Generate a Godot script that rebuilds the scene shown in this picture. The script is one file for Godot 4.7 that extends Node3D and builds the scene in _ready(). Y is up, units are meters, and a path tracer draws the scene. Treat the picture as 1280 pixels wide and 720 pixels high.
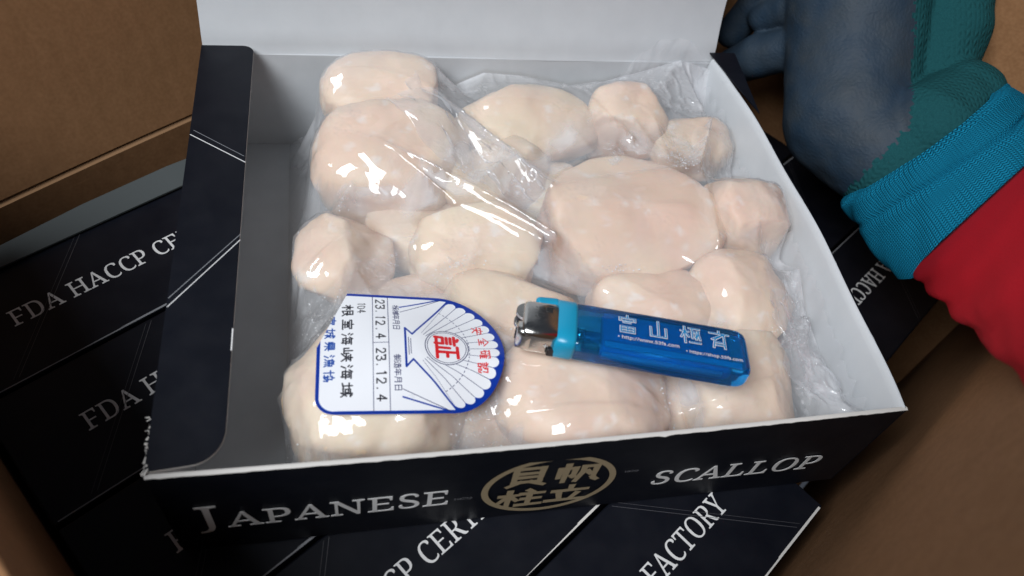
extends Node3D

const TURN := 0.6113          # the carton and its boxes lie turned under the open box
const RIM := 0.0563           # height of the open box
var U := Vector3(0.819, 0, -0.574)
var N := Vector3(0.574, 0, 0.819)
var rng := RandomNumberGenerator.new()
var M := {}
var serif: Font
var sans: Font

# ------------------------------------------------------------------ small helpers
func noise(s: int, f: float, oct := 3, kind := FastNoiseLite.TYPE_SIMPLEX_SMOOTH) -> FastNoiseLite:
	var n := FastNoiseLite.new()
	n.seed = s
	n.frequency = f
	n.noise_type = kind
	n.fractal_octaves = oct
	return n

func noise_tex(s: int, f: float, lo: Color, hi: Color, size := 512, oct := 4) -> NoiseTexture2D:
	var t := NoiseTexture2D.new()
	t.width = size
	t.height = size
	t.seamless = true
	t.noise = noise(s, f, oct)
	var g := Gradient.new()
	g.set_color(0, lo)
	g.set_color(1, hi)
	t.color_ramp = g
	return t

func srgb(r: float, g: float, b: float) -> Color:
	return Color(r, g, b).linear_to_srgb()

func paint(called: String, c: Color, rough := 0.6, metal := 0.0, spec := 0.5) -> StandardMaterial3D:
	var m := StandardMaterial3D.new()
	m.resource_name = called
	m.albedo_color = c
	m.roughness = rough
	m.metallic = metal
	m.metallic_specular = spec
	M[called] = m
	return m

func node(called: String, mesh: Mesh, material: Material, parent: Node3D) -> MeshInstance3D:
	var o := MeshInstance3D.new()
	o.name = called
	o.mesh = mesh
	if material:
		o.material_override = material
	parent.add_child(o, true)
	return o

func thing(called: String, label: String, category: String, at := Vector3.ZERO, group := "") -> Node3D:
	var o := Node3D.new()
	o.name = called
	add_child(o, true)
	o.position = at
	o.set_meta("label", label)
	o.set_meta("category", category)
	if group:
		o.set_meta("group", group)
	return o

func start() -> SurfaceTool:
	var st := SurfaceTool.new()
	st.begin(Mesh.PRIMITIVE_TRIANGLES)
	return st

func quad(st: SurfaceTool, a: Vector3, b: Vector3, c: Vector3, d: Vector3) -> void:
	var n := (c - a).cross(b - a).normalized()
	for v in [a, b, c, a, c, d]:
		st.set_normal(n)
		st.add_vertex(v)

# a board: a flat outline in x,z given thickness downwards; its upper face, cut edges and lower face each have a material
func board(outline: PackedVector2Array, thick: float, upper: Material, edge: Material, lower: Material) -> ArrayMesh:
	var tri := Geometry2D.triangulate_polygon(outline)
	var mesh := ArrayMesh.new()
	for side in 2:
		var st := start()
		for i in range(0, tri.size(), 3):
			var order := [tri[i], tri[i + 1], tri[i + 2]]
			var q: Vector2 = (outline[order[1]] - outline[order[0]])
			var w: Vector2 = (outline[order[2]] - outline[order[0]])
			if (q.cross(w) < 0.0) == (side == 0):
				order.reverse()
			for k in order:
				st.set_normal(Vector3.UP if side == 0 else Vector3.DOWN)
				st.add_vertex(Vector3(outline[k].x, 0.0 if side == 0 else -thick, outline[k].y))
		st.commit(mesh)
		mesh.surface_set_material(mesh.get_surface_count() - 1, upper if side == 0 else lower)
	var e := start()
	var turn := 0.0
	for i in outline.size():
		turn += outline[i].cross(outline[(i + 1) % outline.size()])
	for i in outline.size():
		var a := outline[i]
		var b := outline[(i + 1) % outline.size()]
		var a3 := Vector3(a.x, 0, a.y)
		var b3 := Vector3(b.x, 0, b.y)
		var dn := Vector3(0, -thick, 0)
		if turn < 0.0:
			quad(e, a3, b3, b3 + dn, a3 + dn)
		else:
			quad(e, b3, a3, a3 + dn, b3 + dn)
	e.commit(mesh)
	mesh.surface_set_material(2, edge)
	return mesh

# a box with rounded edges, centred
func round_box(size: Vector3, r: float, arc := 3, wobble := 0.0) -> ArrayMesh:
	var h := size * 0.5
	var st := start()
	var count := 0
	var nz := noise(5, 30.0, 2)
	for axis in 3:
		for s in [-1.0, 1.0]:
			var a := (axis + 1) % 3
			var b := (axis + 2) % 3
			var ga := cuts(h[a], r, arc)
			var gb := cuts(h[b], r, arc)
			for i in ga.size():
				for j in gb.size():
					var p := Vector3.ZERO
					p[axis] = s * h[axis]
					p[a] = ga[i]
					p[b] = gb[j]
					var inner := p.clamp(-(h - Vector3.ONE * r), h - Vector3.ONE * r)
					var n := (p - inner).normalized()
					var q := inner + n * r
					if wobble > 0.0:
						q += n * nz.get_noise_3dv(q) * wobble
					st.set_normal(n)
					st.add_vertex(q)
			for i in ga.size() - 1:
				for j in gb.size() - 1:
					var k := count + i * gb.size() + j
					var f := [k, k + 1, k + gb.size() + 1, k, k + gb.size() + 1, k + gb.size()]
					if s < 0.0:
						f.reverse()
					for v in f:
						st.add_index(v)
			count += ga.size() * gb.size()
	return st.commit()

func cuts(h: float, r: float, arc: int) -> PackedFloat32Array:
	var out := PackedFloat32Array()
	for i in arc + 1:
		out.append(-h + r * (1.0 - cos(PI * 0.5 * i / arc)) if arc > 1 else -h + r * i)
	var mid := 6
	for i in range(1, mid):
		out.append(lerpf(-h + r, h - r, float(i) / mid))
	for i in range(arc, -1, -1):
		out.append(-out[i])
	return out

# a grid of points given by a callable (i, j) -> Vector3, smooth
func sheet(nu: int, nv: int, f: Callable, flip := false) -> ArrayMesh:
	var st := start()
	for j in nv:
		for i in nu:
			st.set_uv(Vector2(float(i) / (nu - 1), float(j) / (nv - 1)))
			st.add_vertex(f.call(i, j))
	for j in nv - 1:
		for i in nu - 1:
			var k := j * nu + i
			var t := [k, k + 1, k + nu + 1, k, k + nu + 1, k + nu]
			if flip:
				t.reverse()
			for v in t:
				st.add_index(v)
	st.generate_normals()
	return st.commit()

func text_mesh(s: String, f: Font, width: float, depth := 0.00012) -> Array:
	var t := TextMesh.new()
	t.text = s
	t.font = f
	t.font_size = 64
	t.pixel_size = 0.001
	t.depth = 0.01
	t.curve_step = 1.5
	var w := t.get_aabb().size.x
	return [t, width / w, depth / 0.01]

func lettering(called: String, s: String, f: Font, width: float, tall: float, m: Material, parent: Node3D, at: Transform3D) -> MeshInstance3D:
	var d := text_mesh(s, f, width)
	var o := node(called, d[0], m, parent)
	o.transform = at * Transform3D(Basis.from_scale(Vector3(d[1], d[1] * tall, d[2])), Vector3.ZERO)
	return o

# ------------------------------------------------------------------ written signs, as strokes on a grid of 20
const GLYPH := {
	"帆": "bfifiohn ebet bfbo memkkt mesesqtsut ojqm", "立": "kbke cgsg fjgp okmp arur", "貝": "ebep ebqbqp egqg ekqk epqp hpct mpst", "柱": "agig ebet egan egim nbpd kfuf lltl jsus ofos",
	"証": "cbec aeie bhhh bkhk bnbt bnhnht bshs kcuc pcps pktk lils jsus", "安": "kakc cgcdsdsg iegmpt ogljdt akuk", "全": "kaaj kauj fjpj fnpn crsr kjkr",
	"確": "acic ecal djdr djijir dqiq jfjcucuf nelk mjmt mjuj mmtm mptp mtut qjqt phqj", "認": "cbec aeie bhhh bkhk bnbt bnhnht bshs kcscrk ncjk kfmh joir mnmssssp onpp tosq",
	"採": "agig ebesdr anij sbkd kgli ofoi tfrh jkuk okot okjs okus", "捕": "agig ebesdr anij jeue obot rbtd khkt khththts kltl kptp", "年": "fbbg edsd ejrj ejeo aouo kdkt",
	"月": "ebelbt ebqbqtos egqg elql", "日": "dbdt dbqbqt djqj dsqs", "製": "cdkd ahmh gbgl ckchkhkl obok tbtl kmkn anun jodt hphtmr oqts", "造": "kbif jdsd obok hhuh kkkq kktktq kpsp bcde ajdjdqat dqjtut",
	"根": "agig ebet egan egim lblt lbsbsk lgsg lksk ltpr okut tlqo", "室": "cgcdsdsg kakd ehqh jhfkpk nipl eoqo kkks bsts", "海": "bbde agci btem kbhg jdud kgjr kgsgrt hmum jrsr oipk nooq",
	"峡": "ahap ebep apip ihip keue mhni sgri jlul pbpl plit plut", "域": "agig ebeq arip jeue pbqmut tkot rbtd jhjm jhohom jmom iqpp", "宮": "cgcdsdsg kakd egek egqgqk ekqk cnct cnsnst ctst kkjn",
	"城": "agig ebeq arip jfue jfjlht jjojoqnp pbqmut tiot rbtd", "県": "ebek ebqbqk eeqe ehqh ekqk cecm cmsm kmkt gocs nors", "漁": "bbde agci btem lbhf lcqcoe jfjm jftftm jjtj ofom jmtm jphs mpms ppqs sput",
	"協": "ahih ebet keqepj nanckh jmnmmt lkltis omtmst qkqoos", "富": "cgcdsdsg kakd fgpg giginini dndt dnrnrt dqrq knkt dtrt", "山": "kbks cics cssssi", "極": "agig ebet egan egim jcuc mcmn mgqgqmpm sfuo tfqo jsus",
	"斉": "kakc adud pdckk oefkk pepj fkdt pkpt gnon gqoq", "0": "fbdedpftktmpmefb", "1": "gdjajt", "2": "dfebkbmfmidtmt", "3": "debbkbmembmgjjgj jjnmnqktftdq", "4": "kadnon kakt", ".": "gsgt",
}

func strokes(ch: String) -> Array:
	var out := []
	for s in GLYPH[ch].split(" ", false):
		var line := PackedVector2Array()
		for i in range(0, s.length() - 1, 2):
			line.append(Vector2(s.unicode_at(i) - 97, s.unicode_at(i + 1) - 97) / 20.0)
		out.append(line)
	return out

# strokes as flat ribbons of print, lying a hair above a surface (x right, y up, z out)
func ribbon(st: SurfaceTool, line: PackedVector2Array, w: float, z: float, taper := 0.0) -> float:
	for i in line.size() - 1:
		var a := line[i]
		var b := line[i + 1]
		var d := (b - a).normalized()
		var s := Vector2(-d.y, d.x) * w * 0.5
		a -= d * w * 0.45
		b += d * w * 0.45
		var e := s * (1.0 - taper)
		quad(st, Vector3(a.x + s.x, a.y + s.y, z), Vector3(b.x + e.x, b.y + e.y, z), Vector3(b.x - e.x, b.y - e.y, z), Vector3(a.x - s.x, a.y - s.y, z))
		z += 0.000006
	return z

func sign_ribbons(st: SurfaceTool, ch: String, at: Vector2, size: Vector2, w: float, z: float, taper := 0.0) -> void:
	for line in strokes(ch):
		var l := PackedVector2Array()
		for p in line:
			l.append(at + Vector2((p.x - 0.5) * size.x, (0.5 - p.y) * size.y))
		z = ribbon(st, l, w, z, taper)

func ink(im: Image, line: PackedVector2Array, w: float, c: Color) -> void:
	for i in line.size() - 1:
		var a := line[i]
		var b := line[i + 1]
		var ab := b - a
		var l2 := maxf(ab.length_squared(), 0.0001)
		for y in range(maxi(0, int(minf(a.y, b.y) - w - 1)), mini(im.get_height(), int(maxf(a.y, b.y) + w + 2))):
			for x in range(maxi(0, int(minf(a.x, b.x) - w - 1)), mini(im.get_width(), int(maxf(a.x, b.x) + w + 2))):
				var p := Vector2(x + 0.5, y + 0.5)
				var k := clampf((p - a).dot(ab) / l2, 0.0, 1.0)
				var cover := clampf(w * 0.5 - p.distance_to(a + ab * k) + 0.5, 0.0, 1.0)
				if cover > 0.0:
					im.set_pixel(x, y, im.get_pixel(x, y).lerp(c, cover))

func ink_sign(im: Image, ch: String, at: Vector2, size: Vector2, w: float, c: Color) -> void:
	for line in strokes(ch):
		var l := PackedVector2Array()
		for p in line:
			l.append(at + Vector2((p.x - 0.5) * size.x, (p.y - 0.5) * size.y))
		ink(im, l, w, c)

# ------------------------------------------------------------------ a smooth body from tapered bones (surface nets)
func bones_distance(p: Vector3, bones: Array, k: float) -> float:
	var d := 1.0
	for b in bones:
		var pa: Vector3 = p - b[0]
		var ba: Vector3 = b[1]
		var h := clampf(pa.dot(ba) / b[4], 0.0, 1.0)
		var e: float = (pa - ba * h).length() - lerpf(b[2], b[3], h)
		if d - e > k:
			d = e
		elif e - d < k:
			var m := maxf(k - absf(d - e), 0.0) / k
			d = minf(d, e) - m * m * k * 0.25
	return d

func body(bones_in: Array, cell: float, k: float, extra: Callable, split: Callable, materials: Array) -> ArrayMesh:
	var bones := []
	var lo := Vector3.ONE * 9
	var hi := -lo
	for b in bones_in:
		bones.append([b[0], b[1] - b[0], b[2], b[3], maxf((b[1] - b[0]).length_squared(), 1e-9)])
		for e in 2:
			lo = lo.min(b[e] - Vector3.ONE * (b[2 + e] + 0.006))
			hi = hi.max(b[e] + Vector3.ONE * (b[2 + e] + 0.006))
	var n := Vector3i(((hi - lo) / cell).ceil()) + Vector3i.ONE
	var v := PackedFloat32Array()
	v.resize(n.x * n.y * n.z)
	var at := 0
	for z in n.z:
		for y in n.y:
			for x in n.x:
				var p := lo + Vector3(x, y, z) * cell
				var d := bones_distance(p, bones, k)
				if absf(d) < cell * 4.0:
					d += extra.call(p)
				v[at] = d
				at += 1
	var id := PackedInt32Array()
	id.resize(v.size())
	id.fill(-1)
	var pos := PackedVector3Array()
	var sx := 1
	var sy := n.x
	var sz := n.x * n.y
	for z in n.z - 1:
		for y in n.y - 1:
			for x in n.x - 1:
				var i := x + y * sy + z * sz
				var c := [v[i], v[i + sx], v[i + sy], v[i + sx + sy], v[i + sz], v[i + sx + sz], v[i + sy + sz], v[i + sx + sy + sz]]
				var below := 0
				for q in c:
					below += int(q < 0.0)
				if below == 0 or below == 8:
					continue
				var sum := Vector3.ZERO
				var hits := 0
				for e in [[0, 1], [2, 3], [4, 5], [6, 7], [0, 2], [1, 3], [4, 6], [5, 7], [0, 4], [1, 5], [2, 6], [3, 7]]:
					var a: float = c[e[0]]
					var b: float = c[e[1]]
					if (a < 0.0) != (b < 0.0):
						var t := a / (a - b)
						var pa := Vector3(e[0] & 1, (e[0] >> 1) & 1, e[0] >> 2)
						var pb := Vector3(e[1] & 1, (e[1] >> 1) & 1, e[1] >> 2)
						sum += pa.lerp(pb, t)
						hits += 1
				id[i] = pos.size()
				pos.append(lo + (Vector3(x, y, z) + sum / hits) * cell)
	var faces := []
	for m in materials:
		faces.append(PackedInt32Array())
	for z in range(1, n.z - 1):
		for y in range(1, n.y - 1):
			for x in range(1, n.x - 1):
				var i := x + y * sy + z * sz
				for axis in 3:
					var step: int = [sx, sy, sz][axis]
					if (v[i] < 0.0) == (v[i + step] < 0.0):
						continue
					var s1: int = [sy, sz, sx][axis]
					var s2: int = [sz, sx, sy][axis]
					var q := [id[i], id[i - s1], id[i - s1 - s2], id[i - s2]]
					if q.min() < 0:
						continue
					if v[i] < 0.0:
						q.reverse()
					var which: int = split.call((pos[q[0]] + pos[q[2]]) * 0.5)
					for k2 in [0, 1, 2, 0, 2, 3]:
						faces[which].append(q[k2])
	var normals := PackedVector3Array()
	for p in pos:
		var e := cell * 0.7
		var g := Vector3(bones_distance(p + Vector3(e, 0, 0), bones, k) + extra.call(p + Vector3(e, 0, 0)), bones_distance(p + Vector3(0, e, 0), bones, k) + extra.call(p + Vector3(0, e, 0)), bones_distance(p + Vector3(0, 0, e), bones, k) + extra.call(p + Vector3(0, 0, e)))
		var g2 := Vector3(bones_distance(p - Vector3(e, 0, 0), bones, k) + extra.call(p - Vector3(e, 0, 0)), bones_distance(p - Vector3(0, e, 0), bones, k) + extra.call(p - Vector3(0, e, 0)), bones_distance(p - Vector3(0, 0, e), bones, k) + extra.call(p - Vector3(0, 0, e)))
		normals.append((g - g2).normalized())
	var mesh := ArrayMesh.new()
	for s in materials.size():
		if faces[s].is_empty():
			continue
		var arr := []
		arr.resize(Mesh.ARRAY_MAX)
		arr[Mesh.ARRAY_VERTEX] = pos
		arr[Mesh.ARRAY_NORMAL] = normals
		arr[Mesh.ARRAY_INDEX] = faces[s]
		mesh.add_surface_from_arrays(Mesh.PRIMITIVE_TRIANGLES, arr)
		mesh.surface_set_material(mesh.get_surface_count() - 1, materials[s])
	return mesh

# ------------------------------------------------------------------ the scene
func _ready() -> void:
	rng.seed = 41
	camera_and_light()
	materials()
	build_carton()
	build_lower_boxes()
	build_open_box()
	build_scallops()
	solve_film()
	build_bag()
	build_lighter()
	build_arm()

func camera_and_light() -> void:
	var cam := Camera3D.new()
	cam.name = "camera"
	var a := CameraAttributesPhysical.new()
	a.frustum_focal_length = 12.0 / (360.0 / 944.0)
	a.frustum_near = 0.01
	a.frustum_far = 20.0
	a.frustum_focus_distance = 0.30
	a.exposure_aperture = 14.0
	cam.attributes = a
	cam.fov = rad_to_deg(2.0 * atan(360.0 / 944.0))
	cam.near = 0.01
	cam.far = 20.0
	cam.position = Vector3(-0.0638, 0.2619, 0.1989)
	cam.rotation = Vector3(-0.88364, -0.34124, 0.22224)
	add_child(cam)
	cam.current = true
	var w := WorldEnvironment.new()
	w.name = "surroundings"
	var e := Environment.new()
	e.background_mode = Environment.BG_COLOR
	e.background_color = Color(0.45, 0.48, 0.53)
	e.background_energy_multiplier = 0.25
	e.tonemap_mode = Environment.TONE_MAPPER_LINEAR
	e.tonemap_exposure = 1.0
	e.sdfgi_enabled = true
	e.ssao_enabled = true
	e.ssil_enabled = true
	w.environment = e
	add_child(w)
	var l := AreaLight3D.new()
	l.name = "window_daylight"
	l.area_size = Vector2(0.8, 0.6)
	l.light_color = Color(0.97, 0.985, 1.0)
	l.light_energy = 2.7
	l.area_range = 8.0
	l.shadow_enabled = true
	l.position = Vector3(-0.72, 1.22, 0.56)
	add_child(l)
	l.look_at(Vector3(0.0, 0.03, 0.0), Vector3.UP)

func flute_tex() -> ImageTexture:
	var im := Image.create(512, 512, false, Image.FORMAT_L8)
	var nz := noise(9, 0.03, 4)
	var dent := noise(10, 0.008, 2)
	for y in 512:
		for x in 512:
			var v := 0.5 + 0.035 * cos(x * TAU / 16.0) + 0.10 * nz.get_noise_2d(x, y * 0.3) + 0.25 * smoothstep(0.3, 0.8, dent.get_noise_2d(x, y))
			im.set_pixel(x, y, Color(v, v, v))
	return ImageTexture.create_from_image(im)

func materials() -> void:
	var f := SystemFont.new()
	f.font_names = ["Droid Serif"]
	serif = f
	var s := SystemFont.new()
	s.font_names = ["Droid Sans"]
	sans = s
	var board_m := paint("cardboard", Color(1, 1, 1), 0.85, 0.0, 0.3)
	board_m.albedo_texture = noise_tex(3, 0.05, srgb(0.30, 0.155, 0.072), srgb(0.36, 0.190, 0.092))
	board_m.uv1_triplanar = true
	board_m.uv1_scale = Vector3(4, 4, 4)
	board_m.detail_enabled = true
	board_m.detail_blend_mode = BaseMaterial3D.BLEND_MODE_MUL
	board_m.detail_albedo = noise_tex(4, 0.22, Color(0.88, 0.86, 0.84), Color(1, 1, 1))
	board_m.heightmap_enabled = true
	board_m.heightmap_scale = 0.035
	board_m.heightmap_texture = flute_tex()
	var core := paint("cardboard_core", srgb(0.26, 0.15, 0.08), 0.95)
	core.metallic_specular = 0.2
	var black := paint("black_print", srgb(0.0035, 0.0045, 0.0085), 0.36, 0.0, 0.33)
	black.roughness_texture = noise_tex(12, 0.02, Color(0.86, 0.86, 0.86), Color(1, 1, 1))
	black.roughness = 0.5
	black.albedo_color = Color(1, 1, 1)
	black.albedo_texture = noise_tex(14, 0.011, srgb(0.0032, 0.0042, 0.0082), srgb(0.0075, 0.0085, 0.013))
	black.uv1_triplanar = true
	black.uv1_scale = Vector3(9, 9, 9)
	black.heightmap_enabled = true
	black.heightmap_scale = 0.0012
	black.heightmap_texture = noise_tex(13, 0.06, Color.BLACK, Color.WHITE)
	var white := paint("coated_white", Color(1, 1, 1), 0.5, 0.0, 0.45)
	white.albedo_texture = noise_tex(15, 0.02, srgb(0.53, 0.55, 0.57), srgb(0.58, 0.60, 0.62))
	white.uv1_triplanar = true
	white.uv1_scale = Vector3(6, 6, 6)
	paint("raw_edge", srgb(0.62, 0.6, 0.57), 0.9)
	paint("white_ink", srgb(0.72, 0.72, 0.72), 0.45)
	paint("grey_ink", srgb(0.06, 0.06, 0.068), 0.5)
	paint("pale_ink", srgb(0.25, 0.26, 0.28), 0.5)
	paint("gold_ink", srgb(0.42, 0.335, 0.21), 0.42, 0.25)
	var grey := paint("grey_paper", srgb(0.07, 0.08, 0.082), 0.8)
	grey.metallic_specular = 0.3

# ------------------------------------------------------------------ the carton round everything
func slab(called: String, size: Vector3, at: Vector3, parent: Node3D, m: Material, r := 0.0012) -> MeshInstance3D:
	var o := node(called, round_box(size, r, 2), m, parent)
	o.position = at
	return o

func build_carton() -> void:
	var c := thing("cardboard_carton", "open brown corrugated cardboard carton holding all the black boxes", "carton")
	c.rotation.y = TURN
	var th := 0.005
	slab("base", Vector3(0.44, th, 0.305), Vector3(0.034, -0.2075, 0.005), c, M.cardboard)
	slab("wall", Vector3(th, 0.315, 0.31), Vector3(-0.1875, -0.0475, 0.006), c, M.cardboard)
	slab("wall", Vector3(th, 0.39, 0.31), Vector3(0.2565, -0.01, 0.006), c, M.cardboard)
	slab("wall", Vector3(0.44, 0.39, th), Vector3(0.034, -0.01, 0.1625), c, M.cardboard)
	# the far wall bulges away from the boxes, scored where its flap folds back
	var far := node("wall", null, M.cardboard, c)
	far.mesh = sheet(24, 12, func(i: int, j: int):
		var u := lerpf(-0.188, 0.258, i / 23.0)
		var y := lerpf(-0.205, 0.006, j / 11.0)
		var n := -0.158 - 0.012 * sin(clampf((u + 0.188) / 0.44, 0, 1) * PI) * clampf((y + 0.15) / 0.15, 0, 1)
		return Vector3(u, y, n))
	var flap := node("flap", null, M.cardboard, c)
	flap.mesh = sheet(24, 10, func(i: int, j: int):
		var u := lerpf(-0.188, 0.258, i / 23.0)
		var k := j / 9.0
		var n := -0.1592 - 0.012 * sin(clampf((u + 0.188) / 0.44, 0, 1) * PI)
		return Vector3(u, 0.0085 + k * 0.14, n - k * 0.034))
	var crease := node("flap_score", null, M.cardboard_core, c)
	crease.mesh = sheet(24, 5, func(i: int, j: int):
		var u := lerpf(-0.188, 0.258, i / 23.0)
		var k := j / 4.0
		var n := -0.158 - 0.0012 * k - 0.012 * sin(clampf((u + 0.188) / 0.44, 0, 1) * PI)
		return Vector3(u, 0.006 + k * 0.0025, n - 0.0014 * sin(k * PI)))
	# a loose grey sheet between the boxes and the far wall
	var p := PackedVector2Array()
	for q in [Vector2(-0.180, -0.1360), Vector2(-0.02, -0.1365), Vector2(-0.02, -0.149), Vector2(-0.07, -0.1515), Vector2(-0.11, -0.1505), Vector2(-0.15, -0.1470), Vector2(-0.184, -0.145)]:
		p.append(q)
	var g := thing("paper_sheet", "loose grey paper sheet between the far cardboard wall and the black boxes", "paper sheet")
	g.rotation.y = TURN
	node("sheet", board(p, 0.0008, M.grey_paper, M.grey_paper, M.grey_paper), null, g).position.y = 0.0012

# ------------------------------------------------------------------ the closed boxes underneath
func build_lower_boxes() -> void:
	var bodies := [round_box(Vector3(0.2125, 0.2, 0.0572), 0.0009, 2, 0.0004)]
	var words := "FDA HACCP CERTIFIED FACTORY"
	var labels := {
		"0_0": "closed black box lettered FDA HACCP CERTI, beside the grey paper sheet at the left",
		"0_1": "closed black box lettered FDA H, left of the open box, second from the grey sheet",
		"0_2": "closed black box showing no words, under the near left corner of the open box",
		"0_3": "closed black box lettered P CERTI, below the word JAPANESE on the open box",
		"0_4": "closed black box lettered FACTORY, below the word SCALLOP beside the brown wall",
		"1_0": "closed black box under the fingers of the gloved hand, against the far wall",
		"1_1": "closed black box beneath the palm of the glove, right of the open box",
		"1_2": "closed black box beneath the bright blue cuff of the glove",
		"1_3": "closed black box lettered DA HACC, just right of the open box's white rim",
	}
	for col in 2:
		for row in 5:
			var key := "%d_%d" % [col, row]
			if not labels.has(key):
				continue
			var b := thing("scallop_box", labels[key], "box", Vector3.ZERO, "closed black boxes packed in the carton")
			b.rotation.y = TURN
			var u0 := -0.0762 if col == 0 else 0.1395
			var n0 := -0.1095 + row * 0.0588 if col == 0 else 0.112 - (3 - row) * 0.0588
			b.position = U * u0 + N * n0 + Vector3(0, -0.101 - 0.025 * col + rng.randf_range(-0.0004, 0.0004), 0)
			b.rotation.y += rng.randf_range(-0.006, 0.006)
			node("body", bodies[0], M.black_print, b)
			var flip := Basis(Vector3.UP, PI if col == 1 else 0.0)
			var down := Basis(Vector3.RIGHT, -PI / 2)
			if col == 0 or row == 3:
				lettering("lettering", words, serif, 0.158, 1.15, M.white_ink, b, Transform3D(flip * down, flip * Vector3(-0.0030 + 0.004 * col, 0.10015, -0.0005 + 0.004 * col)))
			# white cut edge of the closing flap, and the thin printed lines at the two ends
			var e := start()
			ribbon(e, PackedVector2Array([Vector2(-0.104, -0.0279), Vector2(0.104, -0.0279)]), 0.0009, 0.0)
			var en := node("cut_edge", e.commit(), M.raw_edge if col == 0 and row > 2 else M.pale_ink, b)
			en.transform = Transform3D(flip * down, Vector3(0, 0.10005, 0))
			for s in [-1.0, 1.0]:
				for k in 2:
					var t := start()
					ribbon(t, PackedVector2Array([Vector2(s * (0.042 + k * 0.0022), 0.0270), Vector2(s * (0.090 + k * 0.0022), -0.026)]), 0.00022 if k == 0 else 0.00015, 0.0)
					var tn := node("printed_line", t.commit(), M.grey_ink, b)
					tn.transform = Transform3D(flip * down, Vector3(0, 0.10024, 0))

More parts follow.
